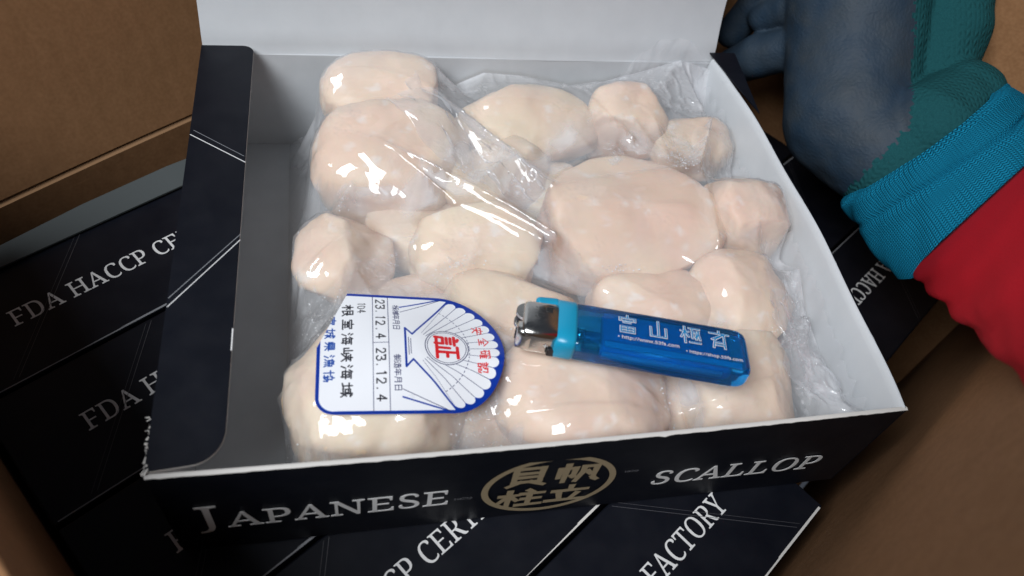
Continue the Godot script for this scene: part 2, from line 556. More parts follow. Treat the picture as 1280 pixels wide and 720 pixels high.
# ------------------------------------------------------------------ the open box
func build_open_box() -> void:
	var b := thing("open_scallop_box", "open black scallop box with white inside, raised lid and gold emblem on its front", "box")
	var th := 0.0009
	# floor
	slab("base", Vector3(0.238, 0.001, 0.198), Vector3(0, 0.0012, 0), b, M.coated_white, 0.0004)
	# front panel: black outside, white inside and on the rim; it sags a little between its corners
	var front := func(off: float, y0: float, y1: float): return func(i: int, j: int):
		var x := lerpf(-0.12, 0.12, i / 29.0)
		var y := lerpf(y0, y1, j / 5.0)
		var bow := 0.0012 * sin((x / 0.24 + 0.5) * PI) * (y / RIM)
		return Vector3(x, y, 0.1 + off + bow)
	node("front_panel", sheet(30, 6, front.call(0.0, 0.0006, RIM), true), M.black_print, b)
	node("front_lining", sheet(30, 6, front.call(-th, 0.002, RIM)), M.coated_white, b)
	var rim := node("front_rim", null, M.raw_edge, b)
	rim.mesh = sheet(120, 3, func(i: int, j: int):
		var x := lerpf(-0.1203, 0.1203, i / 119.0)
		var bow := 0.0012 * sin((x / 0.24 + 0.5) * PI)
		var ragged: float = 0.00022 * noise(3, 700.0).get_noise_1d(x) + (0.0005 if absf(x + 0.0545) < 0.0008 or absf(x - 0.031) < 0.0007 else 0.0)
		return Vector3(x, RIM + 0.0002 + (0.0003 if j == 1 else 0.0), lerpf(0.1 - th - 0.0003, 0.1003 + ragged, j / 2.0) + bow))
	# left wall and its flap, folded in over the rim, printed side up
	node("left_wall", round_box(Vector3(0.001, RIM - 0.001, 0.199), 0.0003, 1), M.coated_white, b).position = Vector3(-0.1195, RIM * 0.5, 0)
	var out := node("left_print", round_box(Vector3(0.0004, RIM - 0.0014, 0.1996), 0.0001, 1), M.black_print, b)
	out.position = Vector3(-0.1203, RIM * 0.5, 0)
	var p := PackedVector2Array([Vector2(-0.1204, 0.0986), Vector2(-0.1204, -0.0985)])
	for i in 7:
		var a := PI * 0.5 * i / 6.0
		p.append(Vector2(-0.1035 + 0.0045 * sin(a), -0.0942 - 0.0045 * cos(a)))
	for i in 9:
		var a := PI * 0.5 * i / 8.0
		p.append(Vector2(-0.109 + 0.0092 * cos(a), 0.0872 + 0.0105 * sin(a)))
	var flap := node("dust_flap", board(p, 0.0007, M.black_print, M.raw_edge, M.coated_white), null, b)
	flap.position = Vector3(0, RIM + 0.0011, 0)
	for l in [[-0.1200, -0.0405, -0.0994, -0.0248, 0.00036], [-0.1190, -0.0430, -0.1000, -0.0282, 0.0002], [-0.1200, 0.0420, -0.0994, 0.0145, 0.00032], [-0.1200, 0.0385, -0.0994, 0.0118, 0.00024], [-0.0998, 0.052, -0.0998, 0.060, 0.0004]]:
		var lines := start()
		ribbon(lines, PackedVector2Array([Vector2(l[0], -l[1]), Vector2(l[2], -l[3])]), l[4], 0.0)
		var ln := node("printed_line", lines.commit(), M.white_ink if l[4] > 0.0003 else M.pale_ink, flap)
		ln.transform = Transform3D(Basis(Vector3.RIGHT, -PI / 2), Vector3(0, 0.00008, 0))
	# torn white fibres where flap and front panel part
	var torn := start()
	for i in 46:
		var a := Vector3(-0.1206 + rng.randf_range(-0.0006, 0.0009), RIM + rng.randf_range(-0.0014, 0.0012), 0.0985 - 0.019 * pow(rng.randf(), 2.2) + rng.randf_range(0.0, 0.0012))
		var d := Vector3(rng.randf_range(-0.0012, 0.0012), rng.randf_range(-0.0002, 0.001), rng.randf_range(-0.0018, 0.0012))
		var s := d.cross(Vector3.UP).normalized() * rng.randf_range(0.0002, 0.00045)
		quad(torn, a - s, a + s, a + s * 0.5 + d, a - s * 0.5 + d)
	node("torn_edge", torn.commit(), M.raw_edge, b).set_meta("kind", "stuff")
	# right wall: doubled board, bulging, its fold a soft white rim
	var bulge := func(zz: float): return 0.0048 * pow(sin((zz / 0.2 + 0.5) * PI), 0.8)
	var lining := node("right_wall", null, M.coated_white, b)
	lining.mesh = sheet(14, 40, func(i: int, j: int):
		var zz := lerpf(-0.0985, 0.0995, j / 39.0)
		var bu: float = bulge.call(clampf(zz, -0.1, 0.1))
		var k := i / 13.0
		var prof := [Vector2(-0.0022, 0.002), Vector2(-0.003, 0.02), Vector2(-0.0036, 0.040), Vector2(-0.0030, 0.050), Vector2(-0.0022, 0.0552), Vector2(-0.0008, 0.0569), Vector2(0.0002, 0.0561)]
		var f: float = k * (prof.size() - 1)
		var q: Vector2 = prof[mini(int(f), 5)].lerp(prof[mini(int(f) + 1, 6)], f - int(f))
		return Vector3(0.12 + q.x + bu * clampf(q.y / 0.05, 0, 1), q.y + 0.0006 * sin(zz * 90.0) * k, zz))
	var outer := node("right_print", null, M.black_print, b)
	outer.mesh = sheet(6, 40, func(i: int, j: int):
		var zz := lerpf(-0.1, 0.1, j / 39.0)
		var bu: float = bulge.call(clampf(zz, -0.1, 0.1))
		var y := lerpf(0.0005, 0.0561, i / 5.0)
		return Vector3(0.1204 + bu * clampf(y / 0.05, 0, 1), y, zz), true)
	# back wall, and the lid standing open on its fold
	node("back_wall", round_box(Vector3(0.239, RIM - 0.004, 0.001), 0.0003, 1), M.coated_white, b).position = Vector3(0, (RIM - 0.004) * 0.5 + 0.0008, -0.0995)
	var back := node("back_print", round_box(Vector3(0.2404, RIM - 0.004, 0.0004), 0.0001, 1), M.black_print, b)
	back.position = Vector3(0, (RIM - 0.004) * 0.5 + 0.0006, -0.1003)
	var lid_profile := func(s: float): # from the wall's top over the soft fold and up the lid
		if s < 0.006:
			return Vector2(-0.0995 - 0.0016 * sin(s / 0.006 * PI * 0.5), RIM - 0.0035 + s)
		var d: float = s - 0.006
		return Vector2(-0.1011 - d * 0.31 - 0.0012 * sin(minf(d, 0.03) / 0.03 * PI), RIM + 0.0025 + d * 0.951)
	var lid_f := func(off: float): return func(i: int, j: int):
		var s: float = 0.21 * pow(j / 29.0, 1.7)
		var x := lerpf(-0.1203, 0.1203, i / 11.0)
		var q: Vector2 = lid_profile.call(s)
		return Vector3(x, q.y, q.x + off + 0.0008 * sin(x * 40.0) * clampf(1.0 - s * 20.0, 0, 1))
	node("lid", sheet(12, 30, lid_f.call(0.0), true), M.coated_white, b)
	node("lid_print", sheet(12, 30, lid_f.call(-0.0007)), M.black_print, b)
	var tab := PackedVector2Array([Vector2(0.1175, -0.1015), Vector2(0.131, -0.1015), Vector2(0.1262, -0.055), Vector2(0.1222, -0.075)])
	var tb := node("corner_tab", board(tab, 0.0006, M.black_print, M.black_print, M.black_print), null, b)
	tb.position.y = RIM + 0.0012
	# print on the front panel
	var face := func(x: float, y: float): return Transform3D(Basis(), Vector3(x, y, 0.1003 + 0.0012 * sin((x / 0.24 + 0.5) * PI) * (y / RIM)))
	lettering("lettering", "J", serif, 0.0072, 1.0, M.white_ink, b, face.call(-0.1085, 0.0268))
	lettering("lettering", "APANESE", serif, 0.0695, 1.0, M.white_ink, b, face.call(-0.0688, 0.0232))
	lettering("lettering", "SCALLOP", serif, 0.0655, 1.0, M.white_ink, b, face.call(0.0714, 0.0208))
	for q in [[-0.0293, 0.0215, 0.0062], [0.0278, 0.0305, 0.005]]:
		lettering("small_print", "scallop", serif, q[2], 1.0, M.grey_ink, b, face.call(q[0], q[1]))
	var em := Node3D.new()
	em.name = "emblem"
	b.add_child(em)
	em.transform = face.call(-0.0005, 0.0258)
	var ring := start()
	for i in 72:
		var a0 := TAU * i / 72.0
		var a1 := TAU * (i + 1) / 72.0
		quad(ring, Vector3(cos(a0) * 0.0232, sin(a0) * 0.0212, 0.0001), Vector3(cos(a0) * 0.0209, sin(a0) * 0.0189, 0.0001), Vector3(cos(a1) * 0.0209, sin(a1) * 0.0189, 0.0001), Vector3(cos(a1) * 0.0232, sin(a1) * 0.0212, 0.0001))
	node("ring", ring.commit(), M.gold_ink, em)
	for q in [["帆", 0.0086, 0.0082], ["立", 0.0086, -0.0088], ["貝", -0.0086, 0.0082], ["柱", -0.0086, -0.0088]]:
		var st := start()
		sign_ribbons(st, q[0], Vector2(q[1], q[2]), Vector2(0.0146, 0.0142), 0.0025, 0.0001, 0.25)
		node("lettering", st.commit(), M.gold_ink, em)

# ------------------------------------------------------------------ frozen scallops
const SCALLOPS := [
	[-0.0415, 0.0340, -0.0480, 0.0330, 0.0225, 0.0265, 0.30, 0.10, "large pale scallop near the left wall, under the brightest glint of the plastic"],
	[-0.0420, 0.0430, -0.0800, 0.0290, 0.0170, 0.0180, 0.15, 0.00, "smooth scallop in the far left corner of the bag against the back wall"],
	[0.0200, 0.0340, -0.0700, 0.0345, 0.0190, 0.0200, 0.50, -0.15, "broad scallop by the back wall, middle of the far row"],
	[0.0690, 0.0350, -0.0690, 0.0185, 0.0225, 0.0165, 0.25, 0.10, "narrow upright scallop in the far row, right of the broad one"],
	[0.0980, 0.0330, -0.0570, 0.0215, 0.0170, 0.0150, 0.25, 0.00, "small scallop in the far right corner of the bag"],
	[0.0550, 0.0345, -0.0050, 0.0410, 0.0225, 0.0300, 0.16, -0.03, "largest pinkish scallop just beyond the blue lighter"],
	[0.1005, 0.0375, -0.0050, 0.0172, 0.0210, 0.0200, 0.20, -0.20, "frosty scallop against the right wall beside the largest one"],
	[-0.0120, 0.0310, 0.0020, 0.0270, 0.0190, 0.0210, 0.35, 0.10, "scallop in the middle of the bag, between label and largest scallop"],
	[-0.0640, 0.0270, 0.0010, 0.0185, 0.0190, 0.0190, 0.20, 0.20, "small frosty scallop at the left side of the bag, beyond the label"],
	[0.0900, 0.0320, 0.0340, 0.0245, 0.0180, 0.0200, 0.35, -0.15, "scallop by the right wall, beyond the base end of the lighter"],
	[-0.0560, 0.0300, 0.0640, 0.0300, 0.0240, 0.0280, 0.05, 0.06, "big cream scallop under the shell label in the near left corner"],
	[0.0160, 0.0300, 0.0710, 0.0310, 0.0225, 0.0235, 0.15, 0.05, "glossy scallop in front of the lighter's metal head, by the front panel"],
	[0.0760, 0.0270, 0.0720, 0.0290, 0.0195, 0.0220, 0.10, -0.10, "scallop in the near right, in front of the lighter's base end"],
	[-0.0050, 0.0240, 0.0340, 0.0270, 0.0200, 0.0200, 0.10, 0.00, "low scallop between the label and the lighter's spark wheel"],
	[0.0540, 0.0240, 0.0350, 0.0260, 0.0195, 0.0190, 0.05, 0.00, "low scallop under the body of the blue lighter"],
	[0.0030, 0.0280, -0.0420, 0.0260, 0.0190, 0.0190, 0.30, 0.10, "smaller scallop tucked in front of the broad far one"],
	[-0.0350, 0.0170, 0.0280, 0.0240, 0.0150, 0.0200, 0.0, 0.0, "low scallop deep in the bag in the gap beyond the label, under its printed dates"],
	[-0.0310, 0.0170, -0.0220, 0.0240, 0.0150, 0.0200, 0.0, 0.0, "low scallop deep in the bag between the far left piece and the smaller tucked one"],
	[0.0310, 0.0170, -0.0380, 0.0200, 0.0150, 0.0180, 0.0, 0.0, "low scallop deep in the bag left of the narrow upright one"],
	[0.0820, 0.0170, -0.0350, 0.0220, 0.0150, 0.0200, 0.0, 0.0, "low scallop deep in the bag between the largest one and the far right corner"],
	[0.0800, 0.0170, 0.0150, 0.0230, 0.0150, 0.0200, 0.0, 0.0, "low scallop deep in the bag between the two pieces by the right wall"],
	[-0.0180, 0.0170, 0.0640, 0.0200, 0.0140, 0.0220, 0.0, 0.0, "low scallop deep in the bag right of the big cream one, by the front panel"],
	[0.0460, 0.0170, 0.0660, 0.0200, 0.0140, 0.0220, 0.0, 0.0, "low scallop deep in the bag between the two front pieces, under the lighter"],
]
# the film is a height over x, z
const FX0 := -0.0885
const FX1 := 0.1185
const FZ0 := -0.0975
const FZ1 := 0.0975
var gn := Vector2i(87, 82)
var lowest := PackedFloat32Array()
var film := PackedFloat32Array()
var slack := PackedFloat32Array()

func build_scallops() -> void:
	lowest.resize(gn.x * gn.y)
	lowest.fill(0.002)
	var m := paint("scallop_flesh", Color(1, 1, 1), 0.42, 0.0, 0.4)
	m.vertex_color_use_as_albedo = true
	m.subsurf_scatter_enabled = true
	m.subsurf_scatter_strength = 0.16
	m.heightmap_enabled = true
	m.heightmap_scale = 0.006
	m.heightmap_texture = noise_tex(31, 0.03, Color.BLACK, Color.WHITE)
	m.uv1_triplanar = true
	m.uv1_scale = Vector3(22, 22, 22)
	var lump := noise(77, 38.0, 3)
	var fine := noise(78, 160.0, 3)
	var rime := noise(79, 95.0, 4)
	var n := Vector2i(84, 56)
	for k in SCALLOPS.size():
		var s: Array = SCALLOPS[k]
		var c := Vector3(s[0], s[1], s[2])
		var o := thing("frozen_scallop", s[8], "scallop", Vector3(c.x, 0, c.z), "frozen scallops in the bag")
		var cuts_of := []
		for cut in 7:
			var dir := Vector3(rng.randfn(), rng.randfn() * 0.55, rng.randfn()).normalized()
			cuts_of.append([dir, rng.randf_range(0.76, 0.96) if k != 10 else 0.98])
		var pos := PackedVector3Array()
		var tint := PackedColorArray()
		var warm: float = 0.5 + 0.5 * sin(k * 2.4)
		if k == 5:
			warm = 1.0
		for j in n.y + 1:
			var th := PI * j / n.y
			for i in n.x + 1:
				var ph := TAU * (i % n.x) / n.x
				var d := Vector3(sin(th) * cos(ph), cos(th), sin(th) * sin(ph))
				var pw: float = 2.15 if k == 5 else 2.2 + 0.5 * (0.5 + 0.5 * sin(k * 4.7))
				var rho := pow(pow(absf(d.x), pw) + pow(absf(d.z), pw), 1.0 / pw)
				var r := pow(pow(rho, 3.6) + pow(absf(d.y), 3.6), -1.0 / 3.6)
				var q := d * r
				var off := Vector3(k * 3.1, k * 1.3, 0)
				var bump := 1.0 + 0.16 * lump.get_noise_3dv(d * 0.012 + off) + 0.05 * lump.get_noise_3dv(d * 0.035 + off * 2.0) + 0.006 * fine.get_noise_3dv(d * 0.05 + off)
				for c2 in cuts_of:
					var over: float = q.dot(c2[0]) - c2[1]
					if over > 0.0:
						q -= c2[0] * over * 0.74
				q = q * bump * Vector3(s[3], s[4], s[5]) * (Vector3(1.0, 1.0, 1.0) if k < 16 else Vector3.ONE)
				q = Basis.from_euler(Vector3(s[6], 0, s[7])) * q
				q.y = maxf(q.y + c.y, 0.0025)
				pos.append(q)
				var f := smoothstep(0.28, 0.62, rime.get_noise_3dv(q + off * 0.1) + 0.35 * fine.get_noise_3dv(q + off)) * 0.55
				f += 0.25 * smoothstep(0.1, 0.7, -d.y + 0.4 * rime.get_noise_3dv(q * 2.0 + off))
				var w := clampf(0.5 + lump.get_noise_3dv(q * 0.7 + off) * 1.3, 0.0, 1.0)
				var flesh := Color(0.82, 0.65, 0.475).lerp(Color(0.77, 0.51, 0.38), w * 0.55 + (warm - 0.4) * 0.5)
				tint.append(flesh.lerp(Color(0.86, 0.83, 0.80), f))
				# what the film will rest on
				var gx := int((q.x + c.x - FX0) / (FX1 - FX0) * (gn.x - 1) + 0.5)
				var gz := int((q.z + c.z - FZ0) / (FZ1 - FZ0) * (gn.y - 1) + 0.5)
				if gx >= 0 and gz >= 0 and gx < gn.x and gz < gn.y:
					lowest[gz * gn.x + gx] = maxf(lowest[gz * gn.x + gx], q.y + 0.0011)
		var st := start()
		for i in pos.size():
			st.set_color(tint[i])
			st.set_uv(Vector2(i % (n.x + 1), i / (n.x + 1)) / Vector2(n))
			st.add_vertex(pos[i])
		for j in n.y:
			for i in n.x:
				var a := j * (n.x + 1) + i
				for v in [a, a + n.x + 1, a + n.x + 2, a, a + n.x + 2, a + 1]:
					st.add_index(v)
		st.generate_normals()
		node("flesh", st.commit(), m, o)

# taut folds of the film: from, to, half width
const FOLDS := [
	[-0.052, 0.0600, -0.0365, -0.020, 0.0560, -0.0170], [-0.020, 0.0560, -0.0170, 0.0150, 0.0545, 0.0130], [-0.052, 0.0600, -0.0365, -0.022, 0.0530, -0.0080], [-0.022, 0.0530, -0.0080, 0.013, 0.0520, 0.0160],
	[-0.0300, 0.0580, -0.0767, 0.0180, 0.0570, -0.0110], [0.0850, 0.0555, -0.0210, 0.1000, 0.0580, -0.0500], [-0.0272, 0.0420, 0.0830, 0.0434, 0.0400, 0.0880], [0.0279, 0.0470, 0.0753, 0.0434, 0.0400, 0.0880],
	[0.0434, 0.0400, 0.0880, 0.0991, 0.0390, 0.0752], [0.0991, 0.0390, 0.0752, 0.1120, 0.0420, 0.0500], [0.0180, 0.0560, -0.0110, 0.0850, 0.0580, -0.0210], [-0.084, 0.02, 0.02, -0.062, 0.049, 0.004],
	[0.040, 0.050, -0.085, 0.060, 0.0565, -0.040], [0.0850, 0.0575, -0.0210, 0.0800, 0.0550, 0.0200],
]

func relax(h: PackedFloat32Array, obs: PackedFloat32Array, n: Vector2i, rounds: int, over: float) -> void:
	for r in rounds:
		for z in range(1, n.y - 1):
			for x in range(1, n.x - 1):
				var i := z * n.x + x
				var a := (h[i - 1] + h[i + 1] + h[i - n.x] + h[i + n.x]) * 0.25
				var v := h[i] + (a - h[i]) * over
				h[i] = v if v > obs[i] else obs[i]

func solve_film() -> void:
	var edge := noise(50, 26.0, 3)
	var n := gn
	# lines of tension
	for f in FOLDS:
		for k in 61:
			var p := Vector3(f[0], f[1], f[2]).lerp(Vector3(f[3], f[4], f[5]), k / 60.0)
			var gx := int((p.x - FX0) / (FX1 - FX0) * (n.x - 1) + 0.5)
			var gz := int((p.z - FZ0) / (FZ1 - FZ0) * (n.y - 1) + 0.5)
			if gx > 0 and gz > 0 and gx < n.x and gz < n.y:
				lowest[gz * n.x + gx] = maxf(lowest[gz * n.x + gx], p.y - 0.0008)
	# where the film is held up: the shoulders of the pieces, the folds and its own margin
	var cr := RandomNumberGenerator.new()
	cr.seed = 23
	var pts := PackedVector2Array()
	var hs := PackedFloat32Array()
	for k in 16:
		var c: Array = SCALLOPS[k]
		var spin := cr.randf() * TAU
		for m in 7:
			var a := spin + TAU * m / 7.0 + cr.randf_range(-0.25, 0.25)
			var r := 0.80 if m else 0.0
			var p := Vector2(c[0] + cos(a) * r * c[3] * 0.9, c[2] + sin(a) * r * c[5] * 0.9)
			if p.x > FX0 + 0.004 and p.x < FX1 - 0.004 and p.y > FZ0 + 0.004 and p.y < FZ1 - 0.004:
				pts.append(p)
				hs.append(grid_height(lowest, n, p) + 0.0003)
	for f in FOLDS:
		pts.append(Vector2(f[0], f[2]))
		hs.append(maxf(f[1] - 0.001, grid_height(lowest, n, Vector2(f[0], f[2]))))
	for k in 44:
		var t := fmod(k * 0.25, 1.0)
		t = (k / 4) / 11.0 + cr.randf_range(-0.02, 0.02) * float(k / 4 > 0)
		var p: Vector2 = [Vector2(FX0, lerpf(FZ0, FZ1, t)), Vector2(FX1, lerpf(FZ1, FZ0, t)), Vector2(lerpf(FX1, FX0, t), FZ0), Vector2(lerpf(FX0, FX1, t), FZ1)][k % 4]
		var y: float = [0.003, 0.034 + cr.randf_range(-0.010, 0.014), 0.012 + 0.032 * smoothstep(-0.06, 0.0, p.x) + 0.010 * smoothstep(0.055, 0.095, p.x) + cr.randf_range(-0.004, 0.004), 0.016 + cr.randf_range(-0.006, 0.012)][k % 4]
		pts.append(p)
		hs.append(y)
	for k in 10:
		pts.append(Vector2(cr.randf_range(0.104, 0.114), lerpf(-0.04, 0.09, k / 9.0)))
		hs.append(cr.randf_range(0.026, 0.043))
	var big := Vector2i((n.x - 1) * 3 + 1, (n.y - 1) * 3 + 1)
	var fo := upsample(lowest, n, 3)
	var fh := PackedFloat32Array()
	fh.resize(big.x * big.y)
	fh.fill(0.002)
	var step := Vector2((FX1 - FX0) / (big.x - 1), (FZ1 - FZ0) / (big.y - 1))
	var tris := Geometry2D.triangulate_delaunay(pts)
	for t in range(0, tris.size(), 3):
		var a := pts[tris[t]]
		var b := pts[tris[t + 1]]
		var c := pts[tris[t + 2]]
		var ab := b - a
		var ac := c - a
		var area := ab.cross(ac)
		if absf(area) < 1e-8:
			continue
		var sag := 0.10 * sqrt(absf(area))
		for z in range(maxi(0, int((minf(a.y, minf(b.y, c.y)) - FZ0) / step.y)), mini(big.y, int((maxf(a.y, maxf(b.y, c.y)) - FZ0) / step.y) + 2)):
			for x in range(maxi(0, int((minf(a.x, minf(b.x, c.x)) - FX0) / step.x)), mini(big.x, int((maxf(a.x, maxf(b.x, c.x)) - FX0) / step.x) + 2)):
				var p := Vector2(FX0 + x * step.x, FZ0 + z * step.y) - a
				var v := p.cross(ac) / area
				var w := ab.cross(p) / area
				if v < -0.001 or w < -0.001 or v + w > 1.001:
					continue
				var y := hs[tris[t]] * (1.0 - v - w) + hs[tris[t + 1]] * v + hs[tris[t + 2]] * w
				fh[z * big.x + x] = maxf(fh[z * big.x + x], y - sag * 27.0 * maxf(v * w * (1.0 - v - w), 0.0))
	var hold := PackedFloat32Array()
	hold.resize(fh.size())
	for i in fo.size():
		fo[i] -= 0.0006
		fh[i] = maxf(fh[i], fo[i])
		hold[i] = maxf(fo[i], fh[i] - 0.0005)
	for f in FOLDS:
		for k in 181:
			var p := Vector3(f[0], f[1], f[2]).lerp(Vector3(f[3], f[4], f[5]), k / 180.0)
			var gx := int((p.x - FX0) / step.x + 0.5)
			var gz := int((p.z - FZ0) / step.y + 0.5)
			if gx > 0 and gz > 0 and gx < big.x - 1 and gz < big.y - 1:
				hold[gz * big.x + gx] = maxf(hold[gz * big.x + gx], p.y)
	relax(fh, hold, big, 9, 1.0)
	slack.resize(fh.size())
	for i in fh.size():
		slack[i] = fh[i] - fo[i]
	# crinkles where it hangs free
	var ridge := noise(60, 42.0, 2)
	var small := noise(61, 130.0, 2)
	for z in range(1, big.y - 1):
		for x in range(1, big.x - 1):
			var i := z * big.x + x
			var px := FX0 + (FX1 - FX0) * x / (big.x - 1)
			var pz := FZ0 + (FZ1 - FZ0) * z / (big.y - 1)
			var free := smoothstep(0.0, 0.006, fh[i] - fo[i])
			var loose := smoothstep(0.07, 0.11, px) + smoothstep(0.03, 0.09, absf(pz)) * 0.3
			var r := 1.0 - absf(ridge.get_noise_2d(px * 1.6 + pz * 0.5, pz * 0.9 - px * 0.7)) * 3.4
			var r2 := 1.0 - absf(small.get_noise_2d(px - pz * 0.6, pz + px * 0.3)) * 3.0
			fh[i] += free * (0.0007 * maxf(r, 0.0) ** 3 * (0.5 + 1.6 * loose) + 0.00018 * maxf(r2, 0.0) ** 2 * (0.3 + loose))
			fh[i] += 0.00003 * small.get_noise_2d(px * 2.0, pz * 2.0)
	for f in FOLDS:
		var a := Vector2(f[0], f[2])
		var b := Vector2(f[3], f[5])
		for z in range(1, big.y - 1):
			for x in range(1, big.x - 1):
				var p := Vector2(FX0 + (FX1 - FX0) * x / (big.x - 1), FZ0 + (FZ1 - FZ0) * z / (big.y - 1))
				var k := clampf((p - a).dot(b - a) / (b - a).length_squared(), 0.0, 1.0)
				var d := p.distance_to(a.lerp(b, k)) / 0.0016
				if d < 3.0:
					fh[z * big.x + x] += 0.0015 * exp(-d * d) * sin(PI * clampf(k, 0.04, 0.96))
	for i in 16:
		for j in range(i + 1, 16):
			var a := Vector2(SCALLOPS[i][0], SCALLOPS[i][2])
			var b := Vector2(SCALLOPS[j][0], SCALLOPS[j][2])
			if a.distance_to(b) > 0.062 or cr.randf() < 0.35:
				continue
			var w: Vector2 = (b - a).orthogonal().normalized()
			var p: Vector2 = a.lerp(b, cr.randf_range(0.15, 0.4)) + w * cr.randf_range(-0.012, 0.012)
			var q: Vector2 = a.lerp(b, cr.randf_range(0.6, 0.85)) + w * cr.randf_range(-0.012, 0.012)
			var tall := cr.randf_range(0.0003, 0.0008)
			var wide := cr.randf_range(0.0009, 0.0016)
			var lo := p.min(q) - Vector2.ONE * 0.005
			var hi := p.max(q) + Vector2.ONE * 0.005
			for z in range(maxi(1, int((lo.y - FZ0) / step.y)), mini(big.y - 1, int((hi.y - FZ0) / step.y) + 1)):
				for x in range(maxi(1, int((lo.x - FX0) / step.x)), mini(big.x - 1, int((hi.x - FX0) / step.x) + 1)):
					var g := Vector2(FX0 + x * step.x, FZ0 + z * step.y)
					var k := clampf((g - p).dot(q - p) / (q - p).length_squared(), 0.0, 1.0)
					var d := g.distance_to(p.lerp(q, k) + w * 0.002 * sin(k * 3.0)) / wide
					if d < 3.0:
						fh[z * big.x + x] += tall * exp(-d * d) * sin(PI * clampf(k, 0.03, 0.97))
	gn = big
	film = fh

func upsample(h: PackedFloat32Array, n: Vector2i, k: int) -> PackedFloat32Array:
	var b := Vector2i((n.x - 1) * k + 1, (n.y - 1) * k + 1)
	var out := PackedFloat32Array()
	out.resize(b.x * b.y)
	for z in b.y:
		var z0 := mini(z / k, n.y - 2)
		var tz := float(z - z0 * k) / k
		for x in b.x:
			var x0 := mini(x / k, n.x - 2)
			var tx := float(x - x0 * k) / k
			var i := z0 * n.x + x0
			out[z * b.x + x] = lerpf(lerpf(h[i], h[i + 1], tx), lerpf(h[i + n.x], h[i + n.x + 1], tx), tz)
	return out

func grid_height(h: PackedFloat32Array, n: Vector2i, p: Vector2) -> float:
	var x := clampi(int((p.x - FX0) / (FX1 - FX0) * (n.x - 1)), 0, n.x - 1)
	var z := clampi(int((p.y - FZ0) / (FZ1 - FZ0) * (n.y - 1)), 0, n.y - 1)
	return h[z * n.x + x]

func film_at(x: float, z: float) -> float:
	var fx := clampf((x - FX0) / (FX1 - FX0), 0.0, 0.9999) * (gn.x - 1)
	var fz := clampf((z - FZ0) / (FZ1 - FZ0), 0.0, 0.9999) * (gn.y - 1)
	var i := int(fz) * gn.x + int(fx)
	var tx := fx - int(fx)
	var tz := fz - int(fz)
	return lerpf(lerpf(film[i], film[i + 1], tx), lerpf(film[i + gn.x], film[i + gn.x + 1], tx), tz)

# label, in metres: across w, up v from its foot; where it lies on the film
const LW := 0.047
const LH := 0.061
var label_h := {}
func label_point(w: float, v: float) -> Vector2:
	return Vector2(-0.0733, 0.0360) + Vector2(-0.045, 0.999) * w + Vector2(0.999, 0.045) * v

func label_outline() -> PackedVector2Array:
	var p := PackedVector2Array()
	p.append(Vector2(0.0, 0.0093))
	for i in 33:
		var a := PI - PI * i / 32.0
		p.append(Vector2(LW * 0.5 + LW * 0.5 * cos(a), 0.0405 + 0.0205 * sin(a)))
	for i in 9:
		var a := PI * 0.5 * i / 8.0
		p.append(Vector2(LW - 0.006 + 0.006 * cos(a), 0.006 - 0.006 * sin(a)))
	p.append(Vector2(0.0235, 0.0))
	return p

